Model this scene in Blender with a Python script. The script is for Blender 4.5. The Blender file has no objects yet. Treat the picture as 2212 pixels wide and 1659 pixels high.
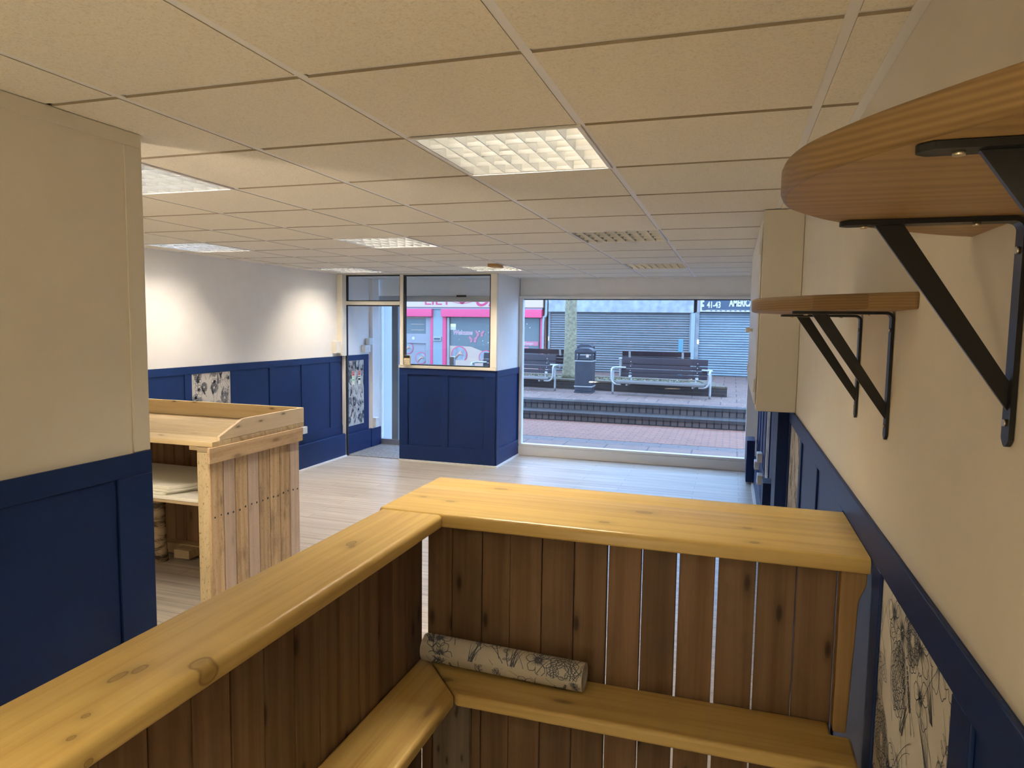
import bpy, bmesh, math, random
from mathutils import Vector, Matrix
R = random.Random(7)
S = bpy.context.scene
COL = S.collection
PI = math.pi

# ------------------------------------------------------------------ materials
class NT:
    def __init__(s, name):
        s.m = bpy.data.materials.new(name); s.m.use_nodes = True
        s.t = s.m.node_tree; s.t.nodes.clear()
        s.out = s.n('ShaderNodeOutputMaterial')
    def n(s, typ, **kw):
        nd = s.t.nodes.new(typ)
        for k, v in kw.items():
            if k.startswith('i_'):
                key = k[2:]
                key = int(key) if key.isdigit() else key.replace('_', ' ')
                nd.inputs[key].default_value = v
            else: setattr(nd, k, v)
        return nd
    def l(s, a, b): s.t.links.new(a, b)
    def bsdf(s, **kw):
        b = s.n('ShaderNodeBsdfPrincipled', **kw); s.l(b.outputs[0], s.out.inputs[0]); return b
    def ramp(s, fac, stops):
        r = s.n('ShaderNodeValToRGB'); e = r.color_ramp.elements
        while len(e) < len(stops): e.new(0.5)
        for x, (p, c) in zip(e, stops): x.position = p; x.color = (*c, 1) if len(c) == 3 else c
        s.l(fac, r.inputs[0]); return r.outputs[0]
    def mix(s, fac, a, b, mode='MIX'):
        m = s.n('ShaderNodeMix', data_type='RGBA', blend_type=mode)
        for sock, v in ((m.inputs['Factor'], fac), (m.inputs['A'], a), (m.inputs['B'], b)):
            pass
        I = [i for i in m.inputs if i.enabled]
        for sock, v in zip((m.inputs[0], m.inputs[6], m.inputs[7]), (fac, a, b)):
            if isinstance(v, (int, float)): sock.default_value = v
            elif isinstance(v, tuple): sock.default_value = (*v, 1) if len(v) == 3 else v
            else: s.l(v, sock)
        return m.outputs[2]
    def math(s, op, a, b=0.0):
        m = s.n('ShaderNodeMath', operation=op)
        for i, v in enumerate((a, b)):
            if isinstance(v, (int, float)): m.inputs[i].default_value = v
            else: s.l(v, m.inputs[i])
        return m.outputs[0]
    def coords(s, scale=(1, 1, 1), loc=(0, 0, 0), rnd=False):
        tc = s.n('ShaderNodeTexCoord'); mp = s.n('ShaderNodeMapping')
        mp.inputs['Scale'].default_value = scale; mp.inputs['Location'].default_value = loc
        src = tc.outputs['Object']
        if rnd:
            oi = s.n('ShaderNodeObjectInfo'); va = s.n('ShaderNodeVectorMath', operation='MULTIPLY_ADD')
            cx = s.n('ShaderNodeCombineXYZ')
            for i in range(3): s.l(oi.outputs['Random'], cx.inputs[i])
            s.l(cx.outputs[0], va.inputs[0]); va.inputs[1].default_value = (37.1, 53.7, 19.3)
            s.l(src, va.inputs[2]); src = va.outputs[0]
        s.l(src, mp.inputs[0]); return mp.outputs[0]
    def noise(s, vec, scale, detail=4, rough=.55, dist=0):
        n = s.n('ShaderNodeTexNoise'); n.inputs['Scale'].default_value = scale
        n.inputs['Detail'].default_value = detail; n.inputs['Roughness'].default_value = rough
        n.inputs['Distortion'].default_value = dist
        s.l(vec, n.inputs['Vector']); return n.outputs[0]
    def bump(s, h, strength=.2, dist=.01):
        b = s.n('ShaderNodeBump'); b.inputs['Strength'].default_value = strength
        b.inputs['Distance'].default_value = dist; s.l(h, b.inputs['Height']); return b.outputs[0]

def plain(name, col, rough=.5, metal=0, var=0, bump=0, bscale=300, spec=.5, vscale=6):
    t = NT(name); b = t.bsdf(i_Roughness=rough, i_Metallic=metal)
    b.inputs['Specular IOR Level'].default_value = spec
    b.inputs['Base Color'].default_value = (*col, 1)
    if var:
        v = t.coords(rnd=True); f = t.noise(v, vscale, 5)
        c = t.ramp(f, [(.3, tuple(x * (1 - var) for x in col)), (.7, tuple(min(1, x * (1 + var)) for x in col))])
        t.l(c, b.inputs['Base Color'])
    if bump:
        v = t.coords(); t.l(t.bump(t.noise(v, bscale, 3), bump, .002), b.inputs['Normal'])
    return t.m

def emit(name, col, strength):
    t = NT(name); e = t.n('ShaderNodeEmission'); e.inputs[0].default_value = (*col, 1); e.inputs[1].default_value = strength
    t.l(e.outputs[0], t.out.inputs[0]); return t.m

def wood(name, base, dark, axis='X', rough=.4, knots=.6, tint=.12, fine=1.0, stain=None, spec=.4, knotscale=1.0, streak=.5, spots=(), speck=None, ring=.35):
    """grain runs along axis; knots and stains are features of the timber itself"""
    t = NT(name); b = t.bsdf(i_Roughness=rough); b.inputs['Specular IOR Level'].default_value = spec
    def K(al, cr): return {'X': (al, cr, cr), 'Y': (cr, al, cr), 'Z': (cr, cr, al)}[axis]
    wob = t.noise(t.coords(K(.8, 3), rnd=True), 1.2, 2)
    f1 = t.noise(t.coords(K(.7, 14), rnd=True), 1.6 * fine, 4, .6, .3)
    f2 = t.noise(t.coords(K(1.8, 75), rnd=True), 1.4 * fine, 3, .6)
    wv = t.n('ShaderNodeTexWave', wave_type='RINGS', rings_direction=axis); wv.inputs['Scale'].default_value = 1.0; wv.inputs['Distortion'].default_value = 5
    wv.inputs['Detail'].default_value = 2; wv.inputs['Detail Scale'].default_value = .8
    t.l(t.coords(K(.45, 9 * fine), rnd=True), wv.inputs['Vector'])
    f = t.math('ADD', t.math('ADD', t.math('MULTIPLY', f1, .62 - ring * .4), t.math('MULTIPLY', f2, .38)), t.math('MULTIPLY', wv.outputs['Fac'], ring * .4))
    mid = tuple((p * 1.3 + q * .7) / 2 for p, q in zip(base, dark))
    c = t.ramp(f, [(.34, tuple(p * streak + q * (1 - streak) for p, q in zip(mid, dark))), (.46, mid), (.59, base)])
    tc = t.n('ShaderNodeTexCoord'); sx = t.n('ShaderNodeSeparateXYZ'); t.l(tc.outputs['Object'], sx.inputs[0])
    ax = 'XYZ'.index(axis); cr = [k for k in range(3) if k != ax]
    al = sx.outputs[ax]; cs = t.math('ADD', sx.outputs[cr[0]], sx.outputs[cr[1]])
    kcol = tuple(x * .30 for x in dark)
    if knots:
        oi = t.n('ShaderNodeObjectInfo'); cx = t.n('ShaderNodeCombineXYZ')
        t.l(t.math('ADD', t.math('MULTIPLY', al, 2.6 * knotscale), t.math('MULTIPLY', oi.outputs['Random'], 91)), cx.inputs[0])
        t.l(t.math('ADD', t.math('MULTIPLY', cs, 8.0 * knotscale), t.math('MULTIPLY', oi.outputs['Random'], 57)), cx.inputs[1])
        vn = t.n('ShaderNodeTexVoronoi', voronoi_dimensions='2D'); vn.inputs['Scale'].default_value = 1; t.l(cx.outputs[0], vn.inputs['Vector'])
        kd = t.ramp(vn.outputs['Distance'], [(.03, (1, 1, 1)), (.075, (.8, .8, .8)), (.10, (.35, .35, .35)), (.17, (.1, .1, .1)), (.26, (0, 0, 0))])
        sp = t.n('ShaderNodeSeparateColor'); t.l(vn.outputs['Color'], sp.inputs[0])
        fac = t.math('MULTIPLY', t.math('MULTIPLY', kd, t.math('GREATER_THAN', sp.outputs[0], .62)), knots)
        c = t.mix(fac, c, kcol)
    for (a0, c0, ra, rc) in spots:          # individual knots: along, across, radii
        d = t.math('SQRT', t.math('ADD', t.math('POWER', t.math('DIVIDE', t.math('SUBTRACT', al, a0), ra), 2), t.math('POWER', t.math('DIVIDE', t.math('SUBTRACT', cs, c0), rc), 2)))
        d = t.math('ADD', d, t.math('MULTIPLY', t.math('SUBTRACT', f1, .5), .8))
        k = t.ramp(t.math('MULTIPLY', d, .25), [(.0, (.75, .75, .75)), (.16, (.6, .6, .6)), (.22, (.95, .95, .95)), (.27, (.3, .3, .3)), (.6, (.08, .08, .08)), (1, (0, 0, 0))])
        c = t.mix(t.math('MULTIPLY', k, .85), c, tuple(x * .38 for x in dark))
    if stain:
        sf = t.ramp(t.noise(t.coords(K(1.6, 5), rnd=True), 1.6, 5, .7), [(.5, (0, 0, 0)), (.70, (1, 1, 1))])
        c = t.mix(t.math('MULTIPLY', sf, stain[1]), c, stain[0])
    if speck:
        sf = t.ramp(t.noise(t.coords(K(40, 70), rnd=True), 1.2, 4, .75), [(.57, (0, 0, 0)), (.66, (1, 1, 1))])
        c = t.mix(t.math('MULTIPLY', sf, speck[1]), c, speck[0])
    if tint:
        oi = t.n('ShaderNodeObjectInfo'); h = t.n('ShaderNodeHueSaturation')
        mr = t.n('ShaderNodeMapRange'); mr.inputs[3].default_value = 1 - tint; mr.inputs[4].default_value = 1 + tint
        t.l(oi.outputs['Random'], mr.inputs[0]); t.l(mr.outputs[0], h.inputs['Value']); t.l(c, h.inputs['Color']); c = h.outputs[0]
    t.l(c, b.inputs['Base Color'])
    t.l(t.bump(f, .15, .002), b.inputs['Normal'])
    return t.m

def glass(name, tint=(1, 1, 1), refl=1.0):
    t = NT(name); tr = t.n('ShaderNodeBsdfTransparent'); tr.inputs[0].default_value = (*tint, 1)
    g = t.n('ShaderNodeBsdfGlossy'); g.inputs['Roughness'].default_value = .0
    fr = t.n('ShaderNodeFresnel'); fr.inputs[0].default_value = 1.45
    mx = t.n('ShaderNodeMixShader'); f = t.math('MULTIPLY', fr.outputs[0], refl)
    t.l(f, mx.inputs[0]); t.l(tr.outputs[0], mx.inputs[1]); t.l(g.outputs[0], mx.inputs[2]); t.l(mx.outputs[0], t.out.inputs[0])
    return t.m

def brickmat(name, c1, c2, mortar, bw, bh, ms, axes='XY', rough=.8, noise_amt=.35, offset=.5, squash=1, moss=None, grain=None):
    t = NT(name); b = t.bsdf(i_Roughness=rough)
    tc = t.n('ShaderNodeTexCoord'); sx = t.n('ShaderNodeSeparateXYZ'); cx = t.n('ShaderNodeCombineXYZ')
    t.l(tc.outputs['Object'], sx.inputs[0])
    for i, a in enumerate(axes): t.l(sx.outputs['XYZ'.index(a)], cx.inputs[i])
    br = t.n('ShaderNodeTexBrick', offset=offset, squash=squash); t.l(cx.outputs[0], br.inputs['Vector'])
    br.inputs['Color1'].default_value = (*c1, 1); br.inputs['Color2'].default_value = (*c2, 1); br.inputs['Mortar'].default_value = (*mortar, 1)
    br.inputs['Scale'].default_value = 1; br.inputs['Mortar Size'].default_value = ms; br.inputs['Mortar Smooth'].default_value = .1
    br.inputs['Brick Width'].default_value = bw; br.inputs['Row Height'].default_value = bh; br.inputs['Bias'].default_value = 0
    c = br.outputs['Color']
    nf = t.noise(t.coords(grain or (1, 1, 1)), 1.0 if grain else 5, 6, .65)
    c = t.mix(noise_amt, c, t.ramp(nf, [(.3, (.35, .35, .35)), (.7, (1, 1, 1))]), 'MULTIPLY')
    if moss:
        mf = t.ramp(t.noise(t.coords((1, 1, 1)), 3.3, 6, .7), [(.45, (0, 0, 0)), (.65, (1, 1, 1))])
        c = t.mix(t.math('MULTIPLY', mf, moss[1]), c, moss[0])
    t.l(c, b.inputs['Base Color'])
    t.l(t.bump(br.outputs['Fac'], -.25, .003), b.inputs['Normal'])
    return t.m, b

M = {}
M['cream'] = plain('cream_paint', (.72, .68, .60), .75, var=.02, bump=.08, bscale=160)
M['white_wall'] = plain('white_wall_paint', (.86, .85, .83), .8, var=.02, bump=.05, bscale=160)
M['gloss_white'] = plain('white_gloss_paint', (.80, .80, .78), .35)
M['ivory'] = plain('ivory_gloss_paint', (.78, .74, .64), .4)
M['navy'] = plain('navy_paint', (.0050, .0215, .100), .5, var=.10, bump=.05, bscale=120, spec=.28, vscale=3)
M['black'] = plain('black_metal', (.007, .0075, .009), .4, 0, spec=.4)
M['gasket'] = plain('black_gasket', (.008, .008, .009), .5)
M['plastic'] = plain('white_plastic', (.74, .74, .72), .35)
M['steel'] = plain('galvanised_steel', (.34, .31, .28), .5, .35, var=.06)
M['chrome'] = plain('screw_metal', (.62, .55, .42), .3, .9)
M['alu'] = plain('brushed_aluminium', (.50, .50, .50), .35, .8)
M['reflector'] = plain('louvre_aluminium', (.52, .54, .56), .28, .95)
M['glass'] = glass('window_glass', (.94, .96, .97), .3)
M['dark_glass'] = plain('shop_glass', (.12, .125, .115), .15, spec=.35)
PB, PD = (.63, .455, .165), (.37, .205, .055)
TZ0 = 1.25
M['pine'] = wood('varnished_pine_long', PB, PD, 'X', .30, 0, .03, .8, spec=.5, ring=.12, streak=.35, spots=[(-.806, .478 + TZ0, .022, .010), (-.339, .358 + TZ0, .022, .011), (-.429, .222 + TZ0, .016, .008), (-.896, .277 + TZ0, .014, .008), (-.993, .298 + TZ0, .010, .006), (-.065, .30 + TZ0, .012, .007), (-.051, .178 + TZ0, .012, .008)])
M['pineY'] = wood('varnished_pine_deep', PB, PD, 'Y', .30, 0, .03, .8, spec=.5, ring=.12, streak=.35, spots=[(-.745, -.881 + TZ0, .022, .014), (-.79, -.952 + TZ0, .016, .008), (-.818, -.963 + TZ0, .020, .008), (-.909, -.918 + TZ0, .007, .005), (-.952, -.892 + TZ0, .007, .005), (-.16, -.968 + TZ0, .020, .010), (-.18, -.955 + TZ0, .010, .006)])
M['pineshelf'] = wood('varnished_shelf_long', PB, PD, 'X', .34, .7, .03, .8, spec=.45, ring=.12, streak=.35, knotscale=1.3)
M['pineshelfY'] = wood('varnished_shelf_deep', PB, PD, 'Y', .34, .7, .03, .8, spec=.45, ring=.12, streak=.35, knotscale=1.3)
M['slat'] = wood('stained_slat_wood', (0.198, 0.121, 0.070), (0.094, 0.047, 0.023), 'Z', .55, .9, .20, .8, spec=.3, knotscale=1.5, stain=((0.039, 0.029, 0.024), .35))
M['slatpost'] = wood('pale_post_wood', (0.345, 0.225, 0.098), (0.203, 0.112, 0.045), 'Z', .5, .5, .05, spec=.3)
M['pallet'] = wood('pallet_wood', (.56, .41, .25), (.36, .23, .12), 'Z', .75, .5, .16, .8, spec=.2, stain=((.13, .09, .065), .65), speck=((.11, .08, .06), .45))
M['palletpink'] = wood('pinkish_pallet_wood', (.58, .46, .37), (.46, .34, .26), 'Z', .75, .25, .10, .8, spec=.2, stain=((.34, .26, .21), .4), speck=((.25, .19, .15), .3))
M['palletY'] = wood('pallet_apron_wood', (.58, .42, .26), (.36, .23, .12), 'Y', .75, .6, .10, .9, spec=.2, stain=((.24, .17, .12), .55), speck=((.2, .14, .1), .3))
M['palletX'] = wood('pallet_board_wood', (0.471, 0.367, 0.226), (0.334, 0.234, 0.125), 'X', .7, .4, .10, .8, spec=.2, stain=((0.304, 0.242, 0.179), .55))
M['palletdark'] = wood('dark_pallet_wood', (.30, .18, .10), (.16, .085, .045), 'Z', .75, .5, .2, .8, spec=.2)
M['cleanpine'] = wood('planed_pine_across', (0.636, 0.502, 0.299), (0.516, 0.370, 0.176), 'X', .5, .9, .03, .8, spec=.3, knotscale=1.7)
M['cleanpineY'] = wood('planed_pine_along', (0.648, 0.532, 0.380), (0.540, 0.418, 0.260), 'Y', .5, .9, .03, .8, spec=.3, knotscale=1.7)
M['weathered'] = wood('weathered_post_wood', (.60, .49, .30), (.46, .35, .19), 'Z', .8, 0, .03, .8, spec=.2, stain=((.36, .27, .15), .5), speck=((.10, .08, .06), .8))
M['oak'] = wood('oiled_oak', (.34, .21, .090), (.18, .100, .038), 'X', .42, .2, .05, 1.3, spec=.4)
t = NT('oak_end_grain'); b = t.bsdf(i_Roughness=.5); b.inputs['Specular IOR Level'].default_value = .35
tc = t.n('ShaderNodeTexCoord'); sx = t.n('ShaderNodeSeparateXYZ'); t.l(tc.outputs['Object'], sx.inputs[0])
blk = t.math('FLOOR', t.math('MULTIPLY', t.math('ADD', sx.outputs[0], t.math('MULTIPLY', sx.outputs[1], .35)), 16))
wn = t.n('ShaderNodeTexWhiteNoise', noise_dimensions='1D'); t.l(blk, wn.inputs['W'])
cxx = t.n('ShaderNodeCombineXYZ'); t.l(t.math('MULTIPLY', t.math('ADD', sx.outputs[0], sx.outputs[1]), 26), cxx.inputs[0]); t.l(t.math('MULTIPLY', t.math('ADD', sx.outputs[2], wn.outputs['Value']), 34), cxx.inputs[1]); t.l(t.math('MULTIPLY', wn.outputs['Value'], 40), cxx.inputs[2])
wv = t.n('ShaderNodeTexWave', wave_type='RINGS', rings_direction='Z'); wv.inputs['Scale'].default_value = 1.6; wv.inputs['Distortion'].default_value = 2.5; t.l(cxx.outputs[0], wv.inputs['Vector'])
ff = t.math('ADD', t.math('MULTIPLY', wv.outputs['Fac'], .4), t.math('MULTIPLY', wn.outputs['Value'], .55))
t.l(t.ramp(ff, [(.1, (.15, .088, .034)), (.5, (.205, .126, .050)), (.9, (.26, .165, .072))]), b.inputs['Base Color']); M['oakedge'] = t.m
M['benchseat'] = wood('sky_sheen_bench_seat', (.17, .135, .115), (.10, .08, .07), 'X', .35, 0, .08, spec=.6)  # paler than the back slats: sky sheen put into the seat colour
M['bench'] = wood('bench_timber', (0.023, 0.008, 0.009), (0.011, 0.004, 0.005), 'X', .5, 0, .12, spec=.4)
M['paper'] = plain('wallpaper_ground', (.58, .55, .50), .8)
M['ink'] = plain('wallpaper_ink', (.085, .100, .135), .8)
M['foam'] = plain('white_polystyrene', (.80, .78, .70), .8)
M['carpet'] = plain('grey_entrance_mat', (.20, .20, .205), .95, var=.35, bump=.5, bscale=500, vscale=40)
M['pink'] = plain('pink_fascia', (0.625, 0.048, 0.119), .5, var=.03)
M['pinktext'] = plain('pink_lettering', (0.484, 0.023, 0.083), .5)
M['palepink'] = plain('pale_pink', (0.479, 0.146, 0.174), .6)
M['salonwhite'] = plain('salon_white', (0.493, 0.320, 0.221), .5)
M['bluegrey'] = plain('blue_grey_render', (0.185, 0.181, 0.177), .8, var=.22, bump=.2, bscale=40, vscale=4)
M['palebrick'] = plain('pale_painted_pier', (0.239, 0.262, 0.265), .8, var=.05)
M['signdark'] = plain('dark_sign_panel', (.035, .05, .075), .4)
M['signwhite'] = plain('white_lettering', (0.495, 0.427, 0.370), .5)
M['binblack'] = plain('black_litter_bin', (0.033, 0.030, 0.037), .45, var=.2)
M['bark'] = plain('tree_bark', (0.200, 0.163, 0.095), .9, var=.4, bump=.9, bscale=30, vscale=18)
M['birch'] = None
M['teal'] = plain('teal_post', (0.083, 0.198, 0.231), .5)
M['skin'] = plain('hand_picture', (.50, .26, .18), .6, var=.2)
M['red'] = plain('sign_red', (.70, .03, .02), .5)
M['green'] = plain('sign_green', (.25, .62, .32), .5)
M['cardyellow'] = plain('sign_pale_yellow', (.85, .82, .62), .6)
M['amber'] = plain('keypad_amber', (.80, .62, .30), .5)
M['tan'] = plain('tan_block', (.46, .27, .10), .6, var=.1)
M['orange'] = plain('peach_sticker', (0.495, 0.275, 0.165), .6)
M['marble'] = plain('pale_panel', (0.257, 0.223, 0.218), .5)

t = NT('ceiling_tile'); b = t.bsdf(i_Roughness=.9); v = t.coords()
f = t.noise(v, 150, 3, .7)
t.l(t.ramp(f, [(.30, (.68, .63, .53)), (.48, (.81, .77, .68)), (.7, (.84, .80, .71))]), b.inputs['Base Color'])
t.l(t.bump(f, .5, .003), b.inputs['Normal']); M['tile'] = t.m
M['tbar'] = plain('white_ceiling_bar', (.80, .80, .82), .45)

M['floor'], fb = brickmat('oak_laminate', (.64, .585, .52), (.565, .50, .435), (.34, .29, .245), 1.25, .128, .0028, 'XY', .34, .72, .37, grain=(.9, 22, 1))
M['steps'], _ = brickmat('step_brick', (.125, .078, .060), (.085, .055, .045), (.012, .010, .009), .125, .30, .012, 'XZ', .8, .5, 0)
M['edgebrick'], _ = brickmat('step_edge_brick', (.060, .046, .042), (.048, .038, .035), (.020, .016, .014), .125, .60, .006, 'XY', .30, .3, 0)
M['paving'], _ = brickmat('grey_paving', (0.196, 0.102, 0.074), (0.170, 0.089, 0.065), (0.060, 0.035, 0.030), .62, .62, 0.011, 'XY', .7, .45, 0)
M['pavingfar'], _ = brickmat('weathered_paving', (0.170, 0.091, 0.065), (0.145, 0.077, 0.056), (0.050, 0.030, 0.026), .60, .60, .011, 'XY', .75, .5, .5)
M['redpave'], _ = brickmat('pink_block_paving', (0.260, 0.097, 0.053), (0.227, 0.085, 0.048), (0.120, 0.055, 0.040), .21, .105, 0.01, 'XY', .75, .4, .5)
M['channel'], _ = brickmat('grey_channel_blocks', (0.152, 0.099, 0.084), (0.132, 0.086, 0.073), (0.050, 0.035, 0.030), .55, .10, 0.012, 'XY', .7, .35, .5)
M['planter'], _ = brickmat('dark_planter_brick', (0.055, 0.035, 0.028), (0.041, 0.026, 0.022), (0.078, 0.049, 0.038), .44, .075, 0.009, 'XZ', .85, .4, .5, moss=((0.064, 0.045, 0.022), .4))
M['coping'], _ = brickmat('mossy_coping', (0.127, 0.086, 0.057), (0.107, 0.073, 0.046), (0.051, 0.033, 0.022), .22, .5, .006, 'XY', .9, .5, 0, moss=((0.081, 0.063, 0.025), .5))

t = NT('planter_soil'); b = t.bsdf(i_Roughness=.95); v = t.coords()
c = t.ramp(t.noise(v, 9, 6, .75), [(.3, (0.048, 0.035, 0.022)), (.45, (0.120, 0.083, 0.054)), (.55, (0.120, 0.125, 0.048)), (.66, (0.208, 0.152, 0.104)), (.75, (0.088, 0.120, 0.035))])
t.l(c, b.inputs['Base Color']); M['soil'] = t.m

def shutmat(name, col, graf):
    t = NT(name); b = t.bsdf(i_Roughness=.45, i_Metallic=.25)
    f = t.noise(t.coords((.6, 1, 5)), 1.5, 5, .7)
    c = t.ramp(f, [(.3, tuple(x * .8 for x in col)), (.7, tuple(x * 1.12 for x in col))])
    if graf:
        g = t.ramp(t.noise(t.coords((1.6, 1, 7), loc=(3.3, 0, 1)), 1.3, 6, .7), [(.56, (0, 0, 0)), (.66, (1, 1, 1))])
        c = t.mix(t.math('MULTIPLY', g, .30), c, (.34, .19, .17))
    t.l(c, b.inputs['Base Color']); return t.m
M['shutter'] = shutmat('grey_shutter', (0.149, 0.146, 0.143), True)
M['shutterblue'] = shutmat('blue_grey_shutter', (0.180, 0.206, 0.217), False)

t = NT('birch_bark'); b = t.bsdf(i_Roughness=.8)
f = t.noise(t.coords((3, 3, 11), loc=(1.7, .2, .4)), 1.6, 5, .7, .4)
t.l(t.ramp(f, [(.40, (.035, .028, .02)), (.47, (.14, .10, .07)), (.56, (.46, .36, .24)), (.75, (.55, .45, .32))]), b.inputs['Base Color']); M['birch'] = t.m

M['lit'] = emit('lit_tube', (1.0, .87, .70), 106)
M['fill_rear'] = emit('fill_tube_rear', (1.0, .82, .52), 150)  # tubes of the unseen ceiling light added as warm fill
M['lit_near'] = emit('lit_tube_near', (1.0, .84, .60), 88)
M['unlit'] = plain('unlit_tube', (.75, .76, .76), .4)

# ------------------------------------------------------------------ geometry helpers
class MB:
    def __init__(s): s.bm = bmesh.new(); s.mi = 0
    def faces(s, vs, fs):
        v = [s.bm.verts.new(p) for p in vs]
        for f in fs:
            try: fa = s.bm.faces.new([v[i] for i in f]); fa.material_index = s.mi
            except ValueError: pass
        return v
    def hexa(s, p):     # p: 4 bottom (ccw) + 4 top
        s.faces(p, [(3, 2, 1, 0), (4, 5, 6, 7), (0, 1, 5, 4), (1, 2, 6, 5), (2, 3, 7, 6), (3, 0, 4, 7)]); return s
    def box(s, x0, x1, y0, y1, z0, z1):
        return s.hexa([(x0, y0, z0), (x1, y0, z0), (x1, y1, z0), (x0, y1, z0), (x0, y0, z1), (x1, y0, z1), (x1, y1, z1), (x0, y1, z1)])
    def prism(s, poly, d0, d1, axis='Z'):
        # polygon in the two other axes, extruded along axis from d0 to d1
        def P(a, b, d): return {'Z': (a, b, d), 'X': (d, a, b), 'Y': (a, d, b)}[axis]
        n = len(poly); ar = sum(poly[i][0] * poly[(i + 1) % n][1] - poly[(i + 1) % n][0] * poly[i][1] for i in range(n))
        if ar < 0: poly = poly[::-1]
        lo = [P(a, b, d0) for a, b in poly]; hi = [P(a, b, d1) for a, b in poly]
        flip = (axis == 'Y')
        fs = [tuple(range(n - 1, -1, -1)), tuple(range(n, 2 * n))] + [(i, (i + 1) % n, n + (i + 1) % n, n + i) for i in range(n)]
        if flip: fs = [f[::-1] for f in fs]
        s.faces(lo + hi, fs); return s
    def tube(s, pts, r, seg=10, cap=True):
        pts = [Vector(p) for p in pts]; rr = r if isinstance(r, (list, tuple)) else [r] * len(pts)
        rings = []; up = None
        for i, p in enumerate(pts):
            d = (pts[min(i + 1, len(pts) - 1)] - pts[max(i - 1, 0)]).normalized()
            if up is None:
                up = Vector((0, 0, 1)) if abs(d.z) < .9 else Vector((1, 0, 0))
            a = d.cross(up).normalized(); up = a.cross(d).normalized()
            rings.append([s.bm.verts.new(p + (a * math.cos(2 * PI * k / seg) + up * math.sin(2 * PI * k / seg)) * rr[i]) for k in range(seg)])
        for q, w in zip(rings, rings[1:]):
            for k in range(seg):
                f = s.bm.faces.new((q[k], w[k], w[(k + 1) % seg], q[(k + 1) % seg])); f.smooth = True; f.material_index = s.mi
        if cap:
            f = s.bm.faces.new(rings[0]); f.material_index = s.mi
            f = s.bm.faces.new(rings[-1][::-1]); f.material_index = s.mi
        return s
    def cyl(s, p0, p1, r, seg=16): return s.tube([p0, p1], r, seg)
    def build(s, name, mat, parent=None, bevel=0, bseg=2, smooth=False):
        bmesh.ops.recalc_face_normals(s.bm, faces=s.bm.faces[:])
        me = bpy.data.meshes.new(name); s.bm.to_mesh(me); s.bm.free()
        for m in (mat if isinstance(mat, (list, tuple)) else [mat]): me.materials.append(m)
        o = bpy.data.objects.new(name, me); COL.objects.link(o)
        if parent is not None: put(o, parent)
        if bevel:
            md = o.modifiers.new('bevel', 'BEVEL'); md.width = bevel; md.segments = bseg; md.limit_method = 'ANGLE'; md.angle_limit = .6
            for p in me.polygons: p.use_smooth = True
            md.harden_normals = False
            wn = o.modifiers.new('wn', 'WEIGHTED_NORMAL'); wn.keep_sharp = False
        elif smooth:
            for p in me.polygons: p.use_smooth = True
        return o
def put(o, parent):
    w = Vector((0, 0, 0)); q = parent
    while q is not None: w += q.location; q = q.parent
    o.parent = parent; o.location = -w
def tag(o, label, cat, group=None, kind=None):
    o['label'] = label; o['category'] = cat
    if group: o['group'] = group
    if kind: o['kind'] = kind
    return o
def empty(name, loc, label, cat, group=None, kind=None):
    o = bpy.data.objects.new(name, None); COL.objects.link(o); o.location = loc; o.empty_display_size = .1
    return tag(o, label, cat, group, kind)
def copy_tree(o, parent=None):
    c = o.copy(); COL.objects.link(c); c.parent = parent
    for ch in list(o.children): copy_tree(ch, c)
    return c
def struct(name, mb, mat, label, cat, parent=None, bevel=0):
    o = mb.build(name, mat, parent, bevel)
    if parent is None: tag(o, label, cat, None, 'structure')
    return o
def text(s, size, mat, name, parent, origin, xdir, zdir, depth=.01, align='LEFT', shear=0, xs=1.0, bold=0):
    cu = bpy.data.curves.new('lettering', 'FONT'); cu.body = s; cu.size = size; cu.extrude = depth; cu.align_x = align
    cu.shear = shear; cu.offset = bold
    ob = bpy.data.objects.new('lettering_tmp', cu); COL.objects.link(ob)
    dg = bpy.context.evaluated_depsgraph_get(); me = bpy.data.meshes.new_from_object(ob.evaluated_get(dg))
    bpy.data.objects.remove(ob); bpy.data.curves.remove(cu)
    X = Vector(xdir).normalized(); Z = Vector(zdir).normalized(); Y = X.cross(Z)
    for v in me.vertices:
        c = v.co; v.co = Vector(origin) + X * c.x * xs + Z * c.y + (-Y) * c.z * -1
    me.materials.clear(); me.materials.append(mat)
    o = bpy.data.objects.new(name, me); COL.objects.link(o); put(o, parent); return o

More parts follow.
